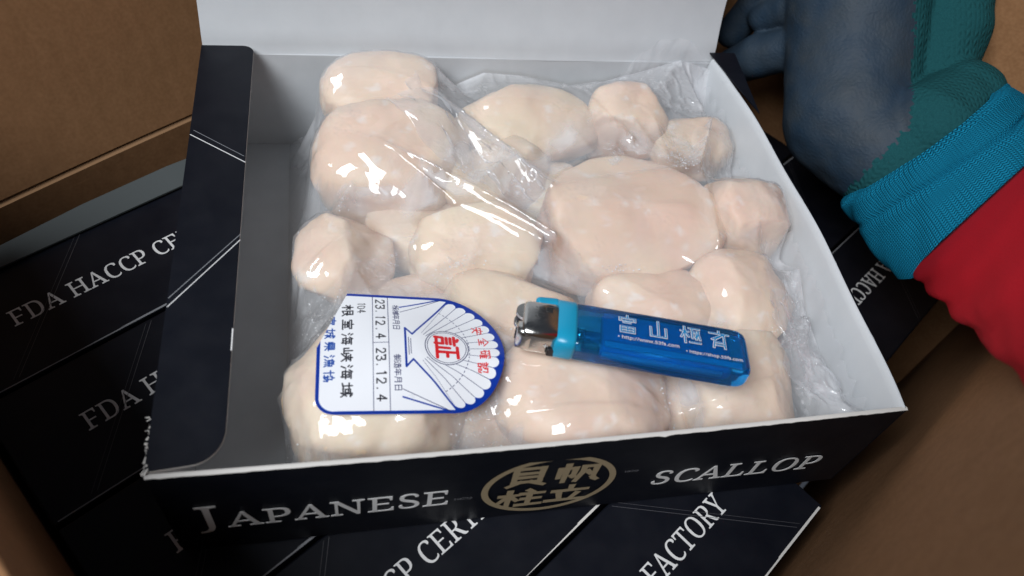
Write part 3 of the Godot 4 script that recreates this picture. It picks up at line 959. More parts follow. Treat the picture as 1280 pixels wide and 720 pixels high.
func label_picture() -> Image:
	var w := 588
	var k := w / LW
	var h := int(LH * k)
	var im := Image.create(w, h, false, Image.FORMAT_RGB8)
	var paper := Color(0.93, 0.94, 0.96)
	var blue := Color(0.03, 0.20, 0.60)
	var navy := Color(0.08, 0.10, 0.30)
	var red := Color(0.86, 0.13, 0.16)
	im.fill(paper)
	var o := Vector2(0.0235, 0.0300)
	var lobes := 14
	var span := deg_to_rad(58.0)
	for y in h:
		for x in w:
			var u := (x + 0.5) / k
			var v := LH - (y + 0.5) / k
			var rim := 0.0
			if v > 0.0405:
				rim = (1.0 - Vector2((u - 0.0235) / 0.0235, (v - 0.0405) / 0.0205).length()) * 0.021
			else:
				rim = minf(u, LW - u)
				if v < 0.02:
					rim = minf(rim, v)
					var cx := LW - 0.006
					if u > cx and v < 0.006:
						rim = 0.006 - Vector2(u - cx, 0.006 - v).length()
			var c := paper
			var d := Vector2(u, v) - o
			var phi := atan2(d.x, d.y)
			var r := d.length()
			if absf(phi) < span and r > 0.004:
				var e := Vector2(sin(phi) / 0.0235, cos(phi) / 0.0205)
				var s := Vector2(0.0, (o.y - 0.0405) / 0.0205)
				var aa := e.dot(e)
				var bb := e.dot(s)
				var far := (-bb + sqrt(maxf(bb * bb - aa * (s.dot(s) - 1.0), 0.0))) / aa
				var f := (phi + span) / (2.0 * span) * lobes
				var t := (f - floorf(f)) * 2.0 - 1.0
				var half := far * span / lobes
				var tip := far - 0.0016 - half * (1.0 - sqrt(maxf(1.0 - t * t, 0.0)))
				if r > tip:
					c = blue
				elif r > 0.0065 and (1.0 - absf(t)) * r * span / lobes < 0.00009:
					c = navy
			if rim < 0.0011:
				c = blue
			if c != paper:
				im.set_pixel(x, y, c)
	var px := func(u: float, v: float): return Vector2(u * k, (LH - v) * k)
	var line := func(u0: float, v0: float, u1: float, v1: float, t: float, c: Color): ink(im, PackedVector2Array([px.call(u0, v0), px.call(u1, v1)]), t * k, c)
	# edges of the shell and its foot
	var l0: Vector2 = o + Vector2(-sin(span), cos(span)) * 0.0275
	var r0: Vector2 = o + Vector2(sin(span), cos(span)) * 0.0275
	line.call(0.0185, 0.0305, l0.x, l0.y, 0.0006, blue)
	line.call(0.0287, 0.0305, r0.x, r0.y, 0.0006, blue)
	line.call(0.0185, 0.0305, 0.0158, 0.0282, 0.0006, blue)
	line.call(0.0287, 0.0305, 0.0314, 0.0282, 0.0006, blue)
	line.call(0.0158, 0.0282, 0.0314, 0.0282, 0.0007, blue)
	line.call(0.0200, 0.0292, 0.0270, 0.0292, 0.0002, navy)
	line.call(0.0205, 0.0299, 0.0265, 0.0299, 0.0002, navy)
	for s in [-1.0, 1.0]:
		line.call(0.0235 + s * 0.0180, 0.0268, 0.0235 + s * 0.0228, 0.0415, 0.0005, blue)
		line.call(0.0235 + s * 0.0155, 0.0268, 0.0235 + s * 0.0226, 0.0415, 0.0002, navy)
	# dashed arc and the round seal
	for i in 26:
		var a := -span + 2.0 * span * i / 25.5
		var b := a + span / 30.0
		line.call(o.x + sin(a) * 0.0193, o.y + cos(a) * 0.0193, o.x + sin(b) * 0.0193, o.y + cos(b) * 0.0193, 0.0002, navy)
	var c := Vector2(0.0232, 0.0418)
	var pc: Vector2 = px.call(c.x, c.y)
	for y in range(int(pc.y - 0.008 * k), int(pc.y + 0.008 * k)):
		for x in range(int(pc.x - 0.008 * k), int(pc.x + 0.008 * k)):
			var r := Vector2(x, y).distance_to(pc) / k
			if r < 0.0074:
				im.set_pixel(x, y, navy if absf(r - 0.0072) < 0.00014 or absf(r - 0.0065) < 0.00010 else paper)
	ink_sign(im, "証", pc, Vector2(0.0090, 0.0086) * k, 0.00112 * k, red)
	for q in [["安", -21.0], ["全", -7.5], ["確", 6.0], ["認", 19.0]]:
		var a := deg_to_rad(q[1])
		ink_sign(im, q[0], px.call(o.x + sin(a) * 0.0245, o.y + cos(a) * 0.0245), Vector2(0.0036, 0.0038) * k, 0.00038 * k, red)
	# rules and print
	line.call(0.0008, 0.0177, LW - 0.0008, 0.0177, 0.0002, navy)
	line.call(0.0008, 0.0228, LW - 0.0008, 0.0228, 0.0002, navy)
	line.call(0.0221, 0.0177, 0.0221, 0.0228, 0.0002, navy)
	var ink_black := Color(0.1, 0.1, 0.14)
	for q in [["採捕年月日", 0.0058, 0.0025, 0.0254, 0.0023], ["製造年月日", 0.0282, 0.0026, 0.0254, 0.0023]]:
		for i in 5:
			ink_sign(im, q[0][i], px.call(q[1] + i * q[2], q[3]), Vector2(q[4], q[4]) * k, 0.00022 * k, navy)
	for q in [["23.12.4", 0.0030, 0.0027], ["23.12.4", 0.0252, 0.0027]]:
		for i in 7:
			ink_sign(im, q[0][i], px.call(q[1] + i * q[2] + 0.0006, 0.0202), Vector2(0.0034, 0.0031) * k, 0.00042 * k, ink_black)
	for i in 3:
		ink_sign(im, "104"[i], px.call(0.0052 + i * 0.0017, 0.0140), Vector2(0.0024, 0.0026) * k, 0.0003 * k, ink_black)
	for i in 6:
		ink_sign(im, "根室海峡海域"[i], px.call(0.0078 + i * 0.0062, 0.0095), Vector2(0.0046, 0.0038) * k, 0.00046 * k, ink_black)
	for i in 5:
		ink_sign(im, "宮城県漁協"[i], px.call(0.0122 + i * 0.0054, 0.0040), Vector2(0.0040, 0.0034) * k, 0.00042 * k, Color(0.10, 0.28, 0.62))
	return im

func build_bag() -> void:
	var bag := thing("plastic_bag", "clear crinkled plastic bag drawn tight over the scallops in the open box", "bag")
	# the label lies flatter than the film under it
	var cells := 36
	var lh := PackedFloat32Array()
	lh.resize(cells * cells)
	for j in cells:
		for i in cells:
			var q := label_point(LW * (i / float(cells - 1)), LH * (j / float(cells - 1)))
			lh[j * cells + i] = film_at(q.x, q.y)
	for j in cells:
		for i in cells:
			var q := label_point(LW * (i / float(cells - 1)), LH * (j / float(cells - 1)))
			for d in [Vector2(0.0012, 0), Vector2(-0.0012, 0), Vector2(0, 0.0012), Vector2(0, -0.0012)]:
				lh[j * cells + i] = maxf(lh[j * cells + i], film_at(q.x + d.x, q.y + d.y))
	var floor_h := lh.duplicate()
	for r in 120:
		var o := lh.duplicate()
		for j in cells:
			for i in cells:
				var s := 0.0
				for d in [[-1, 0], [1, 0], [0, -1], [0, 1]]:
					s += o[clampi(j + d[1], 0, cells - 1) * cells + clampi(i + d[0], 0, cells - 1)]
				lh[j * cells + i] = maxf(s * 0.25, floor_h[j * cells + i])
	var label_y := func(w: float, v: float) -> float:
		var fx := clampf(w / LW, 0.0, 0.999) * (cells - 1)
		var fz := clampf(v / LH, 0.0, 0.999) * (cells - 1)
		var i := int(fz) * cells + int(fx)
		var tx := fx - int(fx)
		var tz := fz - int(fz)
		return lerpf(lerpf(lh[i], lh[i + 1], tx), lerpf(lh[i + cells], lh[i + cells + 1], tx), tz) + 0.0011
	var outline := label_outline()
	# press the film down under it
	for z in gn.y:
		for x in gn.x:
			var p := Vector2(FX0 + (FX1 - FX0) * x / (gn.x - 1), FZ0 + (FZ1 - FZ0) * z / (gn.y - 1)) - Vector2(-0.0733, 0.0360)
			var w := p.dot(Vector2(-0.045, 0.999))
			var v := p.dot(Vector2(0.999, 0.045))
			if w > -0.001 and v > -0.001 and w < LW + 0.001 and v < LH + 0.001:
				film[z * gn.x + x] = minf(film[z * gn.x + x], label_y.call(w, v) - 0.0005)
	var m := paint("clear_film", Color(0.93, 0.94, 0.96, 0.15), 0.035, 0.0, 0.62)
	m.transparency = BaseMaterial3D.TRANSPARENCY_ALPHA
	m.cull_mode = BaseMaterial3D.CULL_DISABLED
	var spot := func(i: int, j: int) -> Vector3:
		return Vector3(FX0 + (FX1 - FX0) * i / (gn.x - 1), film[j * gn.x + i], FZ0 + (FZ1 - FZ0) * j / (gn.y - 1))
	node("film", sheet(gn.x, gn.y, spot), m, bag)
	# places where the film lies double
	var wave := noise(97, 60.0, 2)
	for q in [[Vector2(-0.031, -0.078), Vector2(0.019, -0.013), Vector2(0.004, 0.004), Vector2(-0.046, -0.060)], [Vector2(0.095, 0.045), Vector2(0.114, 0.030), Vector2(0.115, 0.088), Vector2(0.090, 0.078)]]:
		node("film_fold", sheet(44, 30, func(i: int, j: int):
			var u := i / 43.0
			var v := j / 29.0
			var g: Vector2 = (q[0].lerp(q[1], u)).lerp(q[3].lerp(q[2], u), v)
			g += Vector2(wave.get_noise_2d(u * 0.06, v * 0.06), wave.get_noise_2d(u * 0.06 + 2.0, v * 0.06)) * 0.004
			var e := minf(minf(u, 1.0 - u) * 1.4, minf(v, 1.0 - v))
			var top := 0.0
			for a in [-1, 0, 1]:
				for b in [-1, 0, 1]:
					top += film_at(g.x + a * 0.0022, g.y + b * 0.0022) / 9.0
			return Vector3(g.x, maxf(top, film_at(g.x, g.y)) + 0.0008 + 0.0012 * smoothstep(0.0, 0.2, e) + 0.0004 * wave.get_noise_2d(g.x, g.y), g.y)), m, bag)
	# icy bloom on the inside of the film
	var fm := paint("ice_bloom", Color(1, 1, 1), 0.9, 0.0, 0.2)
	fm.transparency = BaseMaterial3D.TRANSPARENCY_ALPHA
	fm.vertex_color_use_as_albedo = true
	fm.cull_mode = BaseMaterial3D.CULL_DISABLED
	var cloud := noise(90, 32.0, 4)
	var grain := noise(91, 420.0, 2)
	var st := start()
	for j in gn.y:
		for i in gn.x:
			var p: Vector3 = spot.call(i, j)
			var hang := smoothstep(0.0008, 0.007, slack[j * gn.x + i])
			var a := 0.04 + smoothstep(-0.2, 0.5, cloud.get_noise_2d(p.x, p.z)) * (0.08 + 0.24 * hang) + 0.14 * hang
			var g := smoothstep(0.1, 0.6, cloud.get_noise_2d(p.x * 1.3 + 5.0, p.z * 1.3)) * smoothstep(0.1, 0.5, grain.get_noise_2d(p.x, p.z)) * (0.1 + 0.4 * hang)
			a = clampf(a + g + 0.16 * smoothstep(0.090, 0.115, p.x) + 0.12 * smoothstep(-0.06, -0.095, p.z), 0.0, 0.75)
			st.set_color(Color(0.80, 0.81, 0.83, a))
			st.set_uv(Vector2(i, j) / 200.0)
			st.add_vertex(p - Vector3(0, 0.0004, 0))
	for j in gn.y - 1:
		for i in gn.x - 1:
			var k := j * gn.x + i
			for v in [k, k + 1, k + gn.x + 1, k, k + gn.x + 1, k + gn.x]:
				st.add_index(v)
	st.generate_normals()
	node("frost", st.commit(), fm, bag)
	var flake := start()
	for q in [[Vector3(-1, 0, 0), Vector3(0, 0.7, 0.2), Vector3(0.2, 0, 1)], [Vector3(0, 0.7, 0.2), Vector3(1, 0, -0.1), Vector3(0.2, 0, 1)], [Vector3(-1, 0, 0), Vector3(0.1, 0.1, -1), Vector3(0, 0.7, 0.2)], [Vector3(0, 0.7, 0.2), Vector3(0.1, 0.1, -1), Vector3(1, 0, -0.1)]]:
		for v in q:
			flake.add_vertex(v)
	flake.generate_normals()
	var mm := MultiMesh.new()
	mm.transform_format = MultiMesh.TRANSFORM_3D
	mm.mesh = flake.commit()
	var spots: Array[Transform3D] = []
	var cl := [Vector3(-0.079, 0.035, 0.012), Vector3(-0.0225, 0.010, 0.014), Vector3(-0.024, 0.088, 0.011), Vector3(0.034, 0.083, 0.012), Vector3(-0.078, -0.012, 0.010), Vector3(0.082, -0.028, 0.012), Vector3(0.006, 0.045, 0.012), Vector3(-0.012, -0.028, 0.011), Vector3(-0.084, 0.072, 0.008), Vector3(0.042, 0.018, 0.010), Vector3(0.105, 0.060, 0.012)]
	for i in 3600:
		var c: Vector3 = cl[i % cl.size()]
		var x := c.x + rng.randfn(0.0, c.z * 0.55)
		var z := c.y + rng.randfn(0.0, c.z * 0.55)
		if x < FX0 + 0.002 or x > FX1 - 0.002 or z < FZ0 + 0.002 or z > FZ1 - 0.002:
			continue
		if slack[clampi(int((z - FZ0) / (FZ1 - FZ0) * (gn.y - 1)), 0, gn.y - 1) * gn.x + clampi(int((x - FX0) / (FX1 - FX0) * (gn.x - 1)), 0, gn.x - 1)] < 0.0016:
			continue
		var sz := rng.randf_range(0.00012, 0.0004)
		spots.append(Transform3D(Basis.from_euler(Vector3(rng.randf() * 6.0, rng.randf() * 6.0, rng.randf() * 6.0)).scaled(Vector3.ONE * sz), Vector3(x, film_at(x, z) - 0.0007, z)))
	mm.instance_count = spots.size()
	for i in spots.size():
		mm.set_instance_transform(i, spots[i])
	var ice := MultiMeshInstance3D.new()
	ice.name = "ice_crystals"
	ice.multimesh = mm
	ice.material_override = paint("ice", srgb(0.82, 0.84, 0.86), 0.5)
	ice.set_meta("kind", "stuff")
	bag.add_child(ice)
	# the sealed fin of the bag, crumpled up against the right and the far wall
	var cr := noise(95, 60.0, 3)
	node("seal_fin", sheet(90, 14, func(i: int, j: int):
		var z := lerpf(-0.094, 0.093, i / 89.0)
		var k := j / 13.0
		var x := 0.1165 + 0.0042 * pow(sin((z / 0.2 + 0.5) * PI), 0.8) - 0.003
		var lift := 0.008 + 0.014 * absf(cr.get_noise_1d(z * 1.2)) + 0.004 * sin(z * 40.0)
		return Vector3(x - 0.010 * (1.0 - k) * (1.0 - k) - 0.0015 + 0.0026 * cr.get_noise_2d(z * 2.0, k * 0.02) * (1.0 - k * 0.5), 0.026 + k * (lift + 0.010), z)), m, bag)
	node("seal_fin", sheet(80, 14, func(i: int, j: int):
		var x := lerpf(0.060, 0.116, i / 79.0)
		var k := j / 13.0
		var top := 0.030 * smoothstep(0.060, 0.090, x) - 0.012 * smoothstep(0.1, 0.116, x)
		return Vector3(x, 0.034 + k * (top + 0.004), -0.0965 + 0.008 * (1.0 - k) * (1.0 - k) + 0.0022 * cr.get_noise_2d(x * 2.0, k * 0.03))), m, bag)
	# the label
	var lm := paint("label_paper", Color(1, 1, 1), 0.32, 0.0, 0.5)
	lm.albedo_texture = ImageTexture.create_from_image(label_picture())
	var ls := start()
	var mid := Vector2(0.0250, 0.0310)
	var rings := 22
	for r in rings + 1:
		for q in outline:
			var p := mid.lerp(q, float(r) / rings)
			var g := label_point(p.x, p.y)
			ls.set_uv(Vector2(p.x / LW, 1.0 - p.y / LH))
			ls.add_vertex(Vector3(g.x, label_y.call(p.x, p.y), g.y))
	var on := outline.size()
	for r in rings:
		for i in on:
			var a := r * on + i
			var b := r * on + (i + 1) % on
			for v in [a, b, b + on, a, b + on, a + on]:
				ls.add_index(v)
	ls.generate_normals()
	var lab := node("label", ls.commit(), lm, bag)
	lab.set_meta("label", "white shell-shaped paper label with blue border and red seal")

# ------------------------------------------------------------------ the lighter
func tube_profile(rings: Array, seg := 48, power := 3.2) -> ArrayMesh:
	# rings: [x, half width, half thickness]; a rounded section along x, closed at both ends
	var st := start()
	for r in rings:
		for i in seg:
			var a := TAU * i / seg
			var c := cos(a)
			var s := sin(a)
			var k := pow(pow(absf(c), power) + pow(absf(s), power), -1.0 / power)
			st.add_vertex(Vector3(r[0], s * k * r[2], c * k * r[1]))
	for j in rings.size() - 1:
		for i in seg:
			var a := j * seg + i
			var b := j * seg + (i + 1) % seg
			for v in [a, b, b + seg, a, b + seg, a + seg]:
				st.add_index(v)
	var last := rings.size() * seg
	st.add_vertex(Vector3(rings[0][0], 0, 0))
	st.add_vertex(Vector3(rings[-1][0], 0, 0))
	for i in seg:
		for v in [last, (i + 1) % seg, i]:
			st.add_index(v)
		for v in [last + 1, last - seg + i, last - seg + (i + 1) % seg]:
			st.add_index(v)
	st.generate_normals()
	return st.commit()

func build_lighter() -> void:
	var l := thing("cigarette_lighter", "translucent blue disposable lighter with chrome head lying across the bag", "lighter", Vector3(-0.0102, 0.0603, 0.0568))
	var ax := Vector3(0.0752, 0.0, 0.0212).normalized()
	var up := Vector3(0.0, 0.985, -0.12)
	up = (up - ax * up.dot(ax)).normalized()
	l.basis = Basis(ax, up * 0.9, ax.cross(up) * 0.9)
	var blue := paint("blue_plastic", Color(0.16, 0.66, 0.96, 0.08), 0.05, 0.0, 0.5)
	blue.refraction_enabled = true
	blue.refraction_scale = 0.045
	var cyan := paint("cyan_plastic", srgb(0.01, 0.30, 0.50), 0.3)
	var chrome := paint("chrome", srgb(0.58, 0.57, 0.55), 0.10, 1.0)
	chrome.roughness_texture = noise_tex(41, 0.02, Color(0.5, 0.5, 0.5), Color(1, 1, 1))
	chrome.roughness = 0.30
	chrome.uv1_triplanar = true
	chrome.uv1_scale = Vector3(60, 60, 60)
	var dark := paint("dark_steel", srgb(0.12, 0.12, 0.12), 0.35, 1.0)
	var black := paint("black_plastic", srgb(0.01, 0.01, 0.012), 0.4)
	var deep := paint("blue_inside", srgb(0.005, 0.23, 0.52), 0.25)
	# body: shell, and the darker tank wall seen through it
	node("body", tube_profile([[0.0195, 0.0106, 0.0054], [0.0212, 0.0110, 0.0057], [0.050, 0.0111, 0.0058], [0.0735, 0.0111, 0.0058], [0.0762, 0.0109, 0.0056], [0.0782, 0.0102, 0.0050], [0.0792, 0.0092, 0.0040], [0.0796, 0.0070, 0.0024]], 64, 5.0), blue, l)
	node("tank", tube_profile([[0.0295, 0.0066, 0.0020], [0.0302, 0.0084, 0.0034], [0.0715, 0.0084, 0.0034], [0.0730, 0.0074, 0.0024]], 40, 4.0), deep, l)
	var streak := node("edge_streak", round_box(Vector3(0.046, 0.0008, 0.0022), 0.0003, 1), paint("pale_blue_inside", srgb(0.02, 0.42, 0.68), 0.3), l)  # pale strip added inside to paint the bright streak along the body's long edge
	streak.position = Vector3(0.0530, 0.0042, 0.0078)
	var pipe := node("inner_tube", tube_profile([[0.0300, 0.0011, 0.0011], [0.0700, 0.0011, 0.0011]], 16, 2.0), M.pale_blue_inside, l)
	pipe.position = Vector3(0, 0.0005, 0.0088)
	var valve := node("valve", tube_profile([[0.0208, 0.0030, 0.0030], [0.0240, 0.0030, 0.0030], [0.0242, 0.0022, 0.0022], [0.0290, 0.0022, 0.0022]], 24, 2.0), chrome, l)
	valve.position = Vector3(0, 0, 0.0035)
	# collar, thumb lever
	node("collar", tube_profile([[0.0138, 0.0106, 0.0054], [0.0144, 0.0114, 0.0061], [0.0198, 0.0115, 0.0062], [0.0207, 0.0110, 0.0058]], 56, 4.0), cyan, l)
	var lever := node("lever", round_box(Vector3(0.0085, 0.0075, 0.0042), 0.0016), cyan, l)
	lever.position = Vector3(0.0108, 0.0006, -0.0096)
	lever.rotation.y = 0.12
	# chrome hood with its stamped window and marks
	var hood := node("hood", tube_profile([[0.0026, 0.0066, 0.0048], [0.0030, 0.0080, 0.0058], [0.0042, 0.0086, 0.0061], [0.0142, 0.0091, 0.0061]], 56, 5.0), chrome, l)
	hood.position.z = 0.0012
	var win := node("stamped_window", round_box(Vector3(0.0022, 0.0004, 0.0026), 0.00015, 1), dark, hood)
	win.position = Vector3(0.0112, 0.0061, -0.0038)
	var st := start()
	var z := 0.0
	for i in 12:
		var a := Vector2(0.0065 + 0.0012 * (i % 3), 0.0046 - 0.0016 * (i / 3))
		z = ribbon(st, PackedVector2Array([a, a + Vector2(rng.randf_range(0.0003, 0.0008), rng.randf_range(-0.0006, 0.0006))]), 0.00016, z)
	var marks := node("stamped_mark", st.commit(), dark, hood)
	marks.set_meta("kind", "stuff")
	marks.transform = Transform3D(Basis(Vector3.RIGHT, -PI / 2), Vector3(0, 0.00618, 0))
	var plus := start()
	ribbon(plus, PackedVector2Array([Vector2(-0.0007, 0), Vector2(0.0007, 0)]), 0.0003, 0.0)
	ribbon(plus, PackedVector2Array([Vector2(0, -0.0007), Vector2(0, 0.0007)]), 0.0003, 0.00002)
	var pm := node("plus_mark", plus.commit(), M.white_ink, hood)
	pm.position = Vector3(0.0112, 0.0005, 0.0091)
	var peg := node("button_peg", round_box(Vector3(0.0026, 0.0036, 0.0026), 0.0005), black, l)
	peg.position = Vector3(0.0132, -0.0022, 0.0098)
	# spark wheel: a knurled wheel between two discs
	var wheel := Node3D.new()
	wheel.name = "spark_wheel"
	l.add_child(wheel)
	wheel.position = Vector3(0.0046, 0.0006, -0.0022)
	var knurl := start()
	var teeth := 44
	for i in teeth * 2:
		var a0 := TAU * i / (teeth * 2.0)
		var a1 := TAU * (i + 1) / (teeth * 2.0)
		var r0 := 0.0040 if i % 2 else 0.0037
		var r1 := 0.0037 if i % 2 else 0.0040
		quad(knurl, Vector3(cos(a0) * r0, 0.0018, sin(a0) * r0), Vector3(cos(a1) * r1, 0.0018, sin(a1) * r1), Vector3(cos(a1) * r1, -0.0018, sin(a1) * r1), Vector3(cos(a0) * r0, -0.0018, sin(a0) * r0))
	node("knurled_rim", knurl.commit(), dark, wheel)
	for s in [-1.0, 1.0]:
		var disc := CylinderMesh.new()
		disc.top_radius = 0.0044 if s < 0 else 0.0043
		disc.bottom_radius = 0.0044
		disc.height = 0.0011
		disc.radial_segments = 40
		node("disc", disc, chrome, wheel).position.y = s * 0.0028
	var guard := node("wind_guard", tube_profile([[0.0012, 0.0020, 0.0040], [0.0016, 0.0034, 0.0050], [0.0060, 0.0040, 0.0052]], 40, 3.5), chrome, l)
	guard.position.z = 0.0062
	var hole := node("flame_hole", tube_profile([[0.00085, 0.0013, 0.0026], [0.0013, 0.0013, 0.0026]], 24, 2.0), black, l)
	hole.position.z = 0.0058
	# print on the broad face: hollow characters and two small lines
	var flat := Transform3D(Basis(Vector3.RIGHT, -PI / 2), Vector3(0, 0.00592, 0))
	var white := start()
	var fill := start()
	for q in [["富", 0.0375], ["山", 0.0480], ["極", 0.0590], ["斉", 0.0690]]:
		sign_ribbons(white, q[0], Vector2(q[1], 0.0022), Vector2(0.0064, 0.0088), 0.00088, 0.0)
		sign_ribbons(fill, q[0], Vector2(q[1], 0.0022), Vector2(0.0064, 0.0088), 0.00046, 0.00012)
	var w := node("lettering", white.commit(), M.white_ink, l)
	w.transform = flat
	var f := node("lettering_fill", fill.commit(), deep, l)
	f.transform = flat
	lettering("small_print", "• http://www.53fs.com", sans, 0.0205, 1.0, M.white_ink, l, flat * Transform3D(Basis(), Vector3(0.0445, -0.0044, 0)))
	lettering("small_print", "• https://shop.53fs.com", sans, 0.0190, 1.0, M.white_ink, l, flat * Transform3D(Basis(), Vector3(0.0665, -0.0060, 0)))

# ------------------------------------------------------------------ the arm
func knit_tex() -> ImageTexture:
	var im := Image.create(64, 64, false, Image.FORMAT_L8)
	for y in 64:
		for x in 64:
			var cx := fmod(x, 16.0) - 8.0
			var cy := fmod(y + absf(cx) * 0.9, 10.67)
			var a := 0.5 + 0.5 * cos((cy / 10.67) * TAU)
			var b := 1.0 - pow(absf(absf(cx) - 4.0) / 4.5, 2.0)
			im.set_pixel(x, y, Color.from_hsv(0, 0, clampf(a * 0.6 + b * 0.4, 0, 1)))
	return ImageTexture.create_from_image(im)

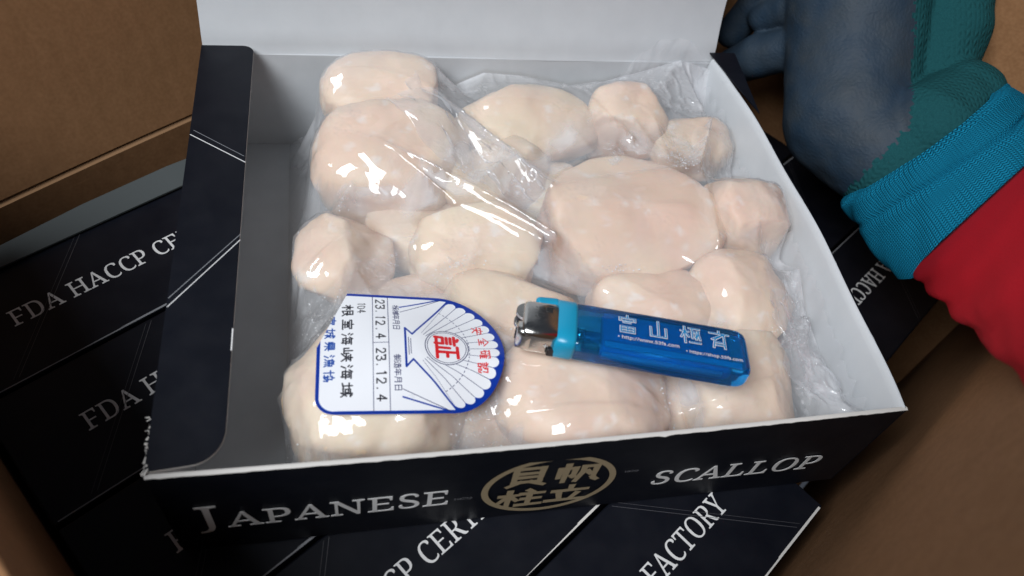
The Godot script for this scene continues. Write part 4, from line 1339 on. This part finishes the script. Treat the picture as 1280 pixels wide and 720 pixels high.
func build_arm() -> void:
	var o := thing("person", "person's gloved hand and forearm in a red sleeve steadying the raised lid", "person", Vector3(0.19, 0, -0.05))
	var knit := knit_tex()
	var rubber := paint("dark_rubber", Color(1, 1, 1), 0.62, 0.0, 0.4)
	rubber.albedo_texture = noise_tex(51, 0.012, srgb(0.013, 0.032, 0.060), srgb(0.038, 0.047, 0.056))
	rubber.uv1_triplanar = true
	rubber.uv1_scale = Vector3(9, 9, 9)
	rubber.heightmap_enabled = true
	rubber.heightmap_scale = 0.025
	rubber.heightmap_texture = noise_tex(52, 0.12, Color.BLACK, Color.WHITE)
	var teal := paint("teal_knit", Color(1, 1, 1), 0.9, 0.0, 0.2)
	teal.albedo_texture = noise_tex(53, 0.05, srgb(0.008, 0.050, 0.060), srgb(0.016, 0.095, 0.10))
	teal.uv1_triplanar = true
	teal.uv1_scale = Vector3(58, 58, 58)
	teal.heightmap_enabled = true
	teal.heightmap_scale = 0.06
	teal.heightmap_texture = knit
	var V := func(x: float, y: float, z: float): return Vector3(x, y, z) - o.position
	var pl1 := Vector3(0.7682, 0.4465, 0.4589)
	var pl2 := Vector3(0.5971, -0.1633, 0.7853)
	var eye := Vector3(-0.0638, 0.2619, 0.1989) - o.position
	var bones := [
		[V.call(0.1897, 0.1017, -0.1230), V.call(0.1885, 0.0692, -0.0911), 0.0364, 0.0337], [V.call(0.1885, 0.0692, -0.0911), V.call(0.1806, 0.0498, -0.0608), 0.0337, 0.0308],
		[V.call(0.1806, 0.0498, -0.0608), V.call(0.1919, 0.0475, -0.0305), 0.0308, 0.0266],
		[V.call(0.2243, 0.1034, -0.1082), V.call(0.2238, 0.0863, -0.0839), 0.0248, 0.0205], [V.call(0.2238, 0.0863, -0.0839), V.call(0.2134, 0.0625, -0.0623), 0.0205, 0.0200], [V.call(0.2134, 0.0625, -0.0623), V.call(0.2023, 0.0558, -0.0351), 0.0191, 0.0261], [V.call(0.2208, 0.0733, -0.0456), V.call(0.2024, 0.0643, -0.0336), 0.0180, 0.0250],
		[V.call(0.1767, 0.0709, -0.0948), V.call(0.1548, 0.0462, -0.1161), 0.0113, 0.0114],
		[V.call(0.1548, 0.0462, -0.1161), V.call(0.1482, 0.0326, -0.1250), 0.0114, 0.0095],
		[V.call(0.1728, 0.0654, -0.0841), V.call(0.1639, 0.0516, -0.0845), 0.0089, 0.0067],
		[V.call(0.1724, 0.0908, -0.1143), V.call(0.1631, 0.0722, -0.1201), 0.0091, 0.0090],
		[V.call(0.1631, 0.0722, -0.1201), V.call(0.1566, 0.0610, -0.1287), 0.0090, 0.0080],
		[V.call(0.1662, 0.0901, -0.1345), V.call(0.1564, 0.0609, -0.1408), 0.0103, 0.0091],
		[V.call(0.1564, 0.0609, -0.1408), V.call(0.1502, 0.0434, -0.1420), 0.0091, 0.0087],
	]
	var wr := noise(54, 55.0, 2)
	var hand := body(bones, 0.0017, 0.0018, func(p: Vector3): return 0.0006 * wr.get_noise_3dv(p), func(p: Vector3):
		var d: Vector3 = p - eye
		var j: float = 0.0022 * wr.get_noise_3dv(p * 5.0)
		return 1 if d.dot(pl1) > j or d.dot(pl2) > j else 0, [rubber, teal])
	node("glove", hand, null, o)
	# knitted cuff
	var cuffm := paint("blue_knit", Color(1, 1, 1), 0.95, 0.0, 0.15)
	cuffm.albedo_texture = noise_tex(55, 0.04, srgb(0.006, 0.18, 0.33), srgb(0.014, 0.30, 0.48))
	cuffm.uv1_scale = Vector3(26, 8, 1)
	cuffm.heightmap_enabled = true
	cuffm.heightmap_scale = 0.16
	cuffm.heightmap_texture = knit
	var axis_pts := [V.call(0.1969, 0.0613, -0.0310), V.call(0.2000, 0.0609, -0.0090), V.call(0.1995, 0.0621, 0.0185)]
	var rad := noise(56, 45.0, 2)
	var across := Vector3(0.795, 0.493, -0.355).normalized()   # the cuff and the sleeve are cut aslant to the arm
	var deep := Vector3(-0.2123, 0.7731, 0.5978)
	node("cuff", sheet(96, 48, func(i: int, j: int):
		var k := j / 47.0
		var c: Vector3 = axis_pts[0].lerp(axis_pts[1], k * 2.0) if k < 0.5 else axis_pts[1].lerp(axis_pts[2], k * 2.0 - 1.0)
		var a := TAU * i / 95.0
		var notch := exp(-pow((k - 0.34 - 0.04 * sin(a * 2.0)) / 0.045, 2.0)) * (0.0012 + 0.0055 * smoothstep(0.1, 1.0, cos(a)) + 0.002 * smoothstep(0.2, 0.9, sin(a)))
		var r := 0.0435 + 0.0015 * sin(k * PI) - notch - 0.007 * exp(-pow(k / 0.035, 2.0)) + 0.0035 * rad.get_noise_2d(cos(a) * 0.03 + 1.0, sin(a) * 0.03 + k * 0.03)
		return c + (across * cos(a) + deep * sin(a) * 0.75) * r, true), cuffm, o)
	# red sleeve
	var red := paint("red_cloth", Color(1, 1, 1), 0.85, 0.0, 0.3)
	red.albedo_texture = noise_tex(57, 0.06, srgb(0.58, 0.006, 0.018), srgb(0.70, 0.012, 0.028))
	red.uv1_scale = Vector3(6, 6, 1)
	red.heightmap_enabled = true
	red.heightmap_scale = 0.03
	red.heightmap_texture = noise_tex(58, 0.2, Color.BLACK, Color.WHITE)
	# the sleeve runs up out of the carton: near and far edge of its opening, and of a ring further up
	var low0: Vector3 = V.call(0.1750, 0.0368, 0.0251)
	var top0: Vector3 = V.call(0.2084, 0.0926, 0.0109)
	var low1: Vector3 = V.call(0.0867, 0.1310, 0.1333)
	var top1: Vector3 = V.call(0.1135, 0.1862, 0.1157)
	node("sleeve", sheet(72, 44, func(i: int, j: int):
		var k := clampf((j - 3) / 40.0, 0.0, 1.0) * 1.35
		var inn := clampf((3 - j) / 3.0, 0.0, 1.0)
		var lo: Vector3 = low0.lerp(low1, k)
		var hi: Vector3 = top0.lerp(top1, k)
		var c := (lo + hi) * 0.5
		var half := (hi - lo) * 0.5
		var ax: Vector3 = (low1 - low0).normalized()
		var view: Vector3 = (eye - c).normalized()
		var a := TAU * i / 71.0
		var r := 1.0 - 0.05 * inn + (0.05 * rad.get_noise_2d(cos(a) * 0.03 + 9.0, sin(a) * 0.03 + k * 0.06) + 0.03 * sin(k * 26.0 + 2.0 * sin(a * 2.0))) * smoothstep(0.0, 0.15, k)
		return c + ax * 0.010 * inn + (half * cos(a) + view * half.length() * sin(a) * 0.75) * r, true), red, o)
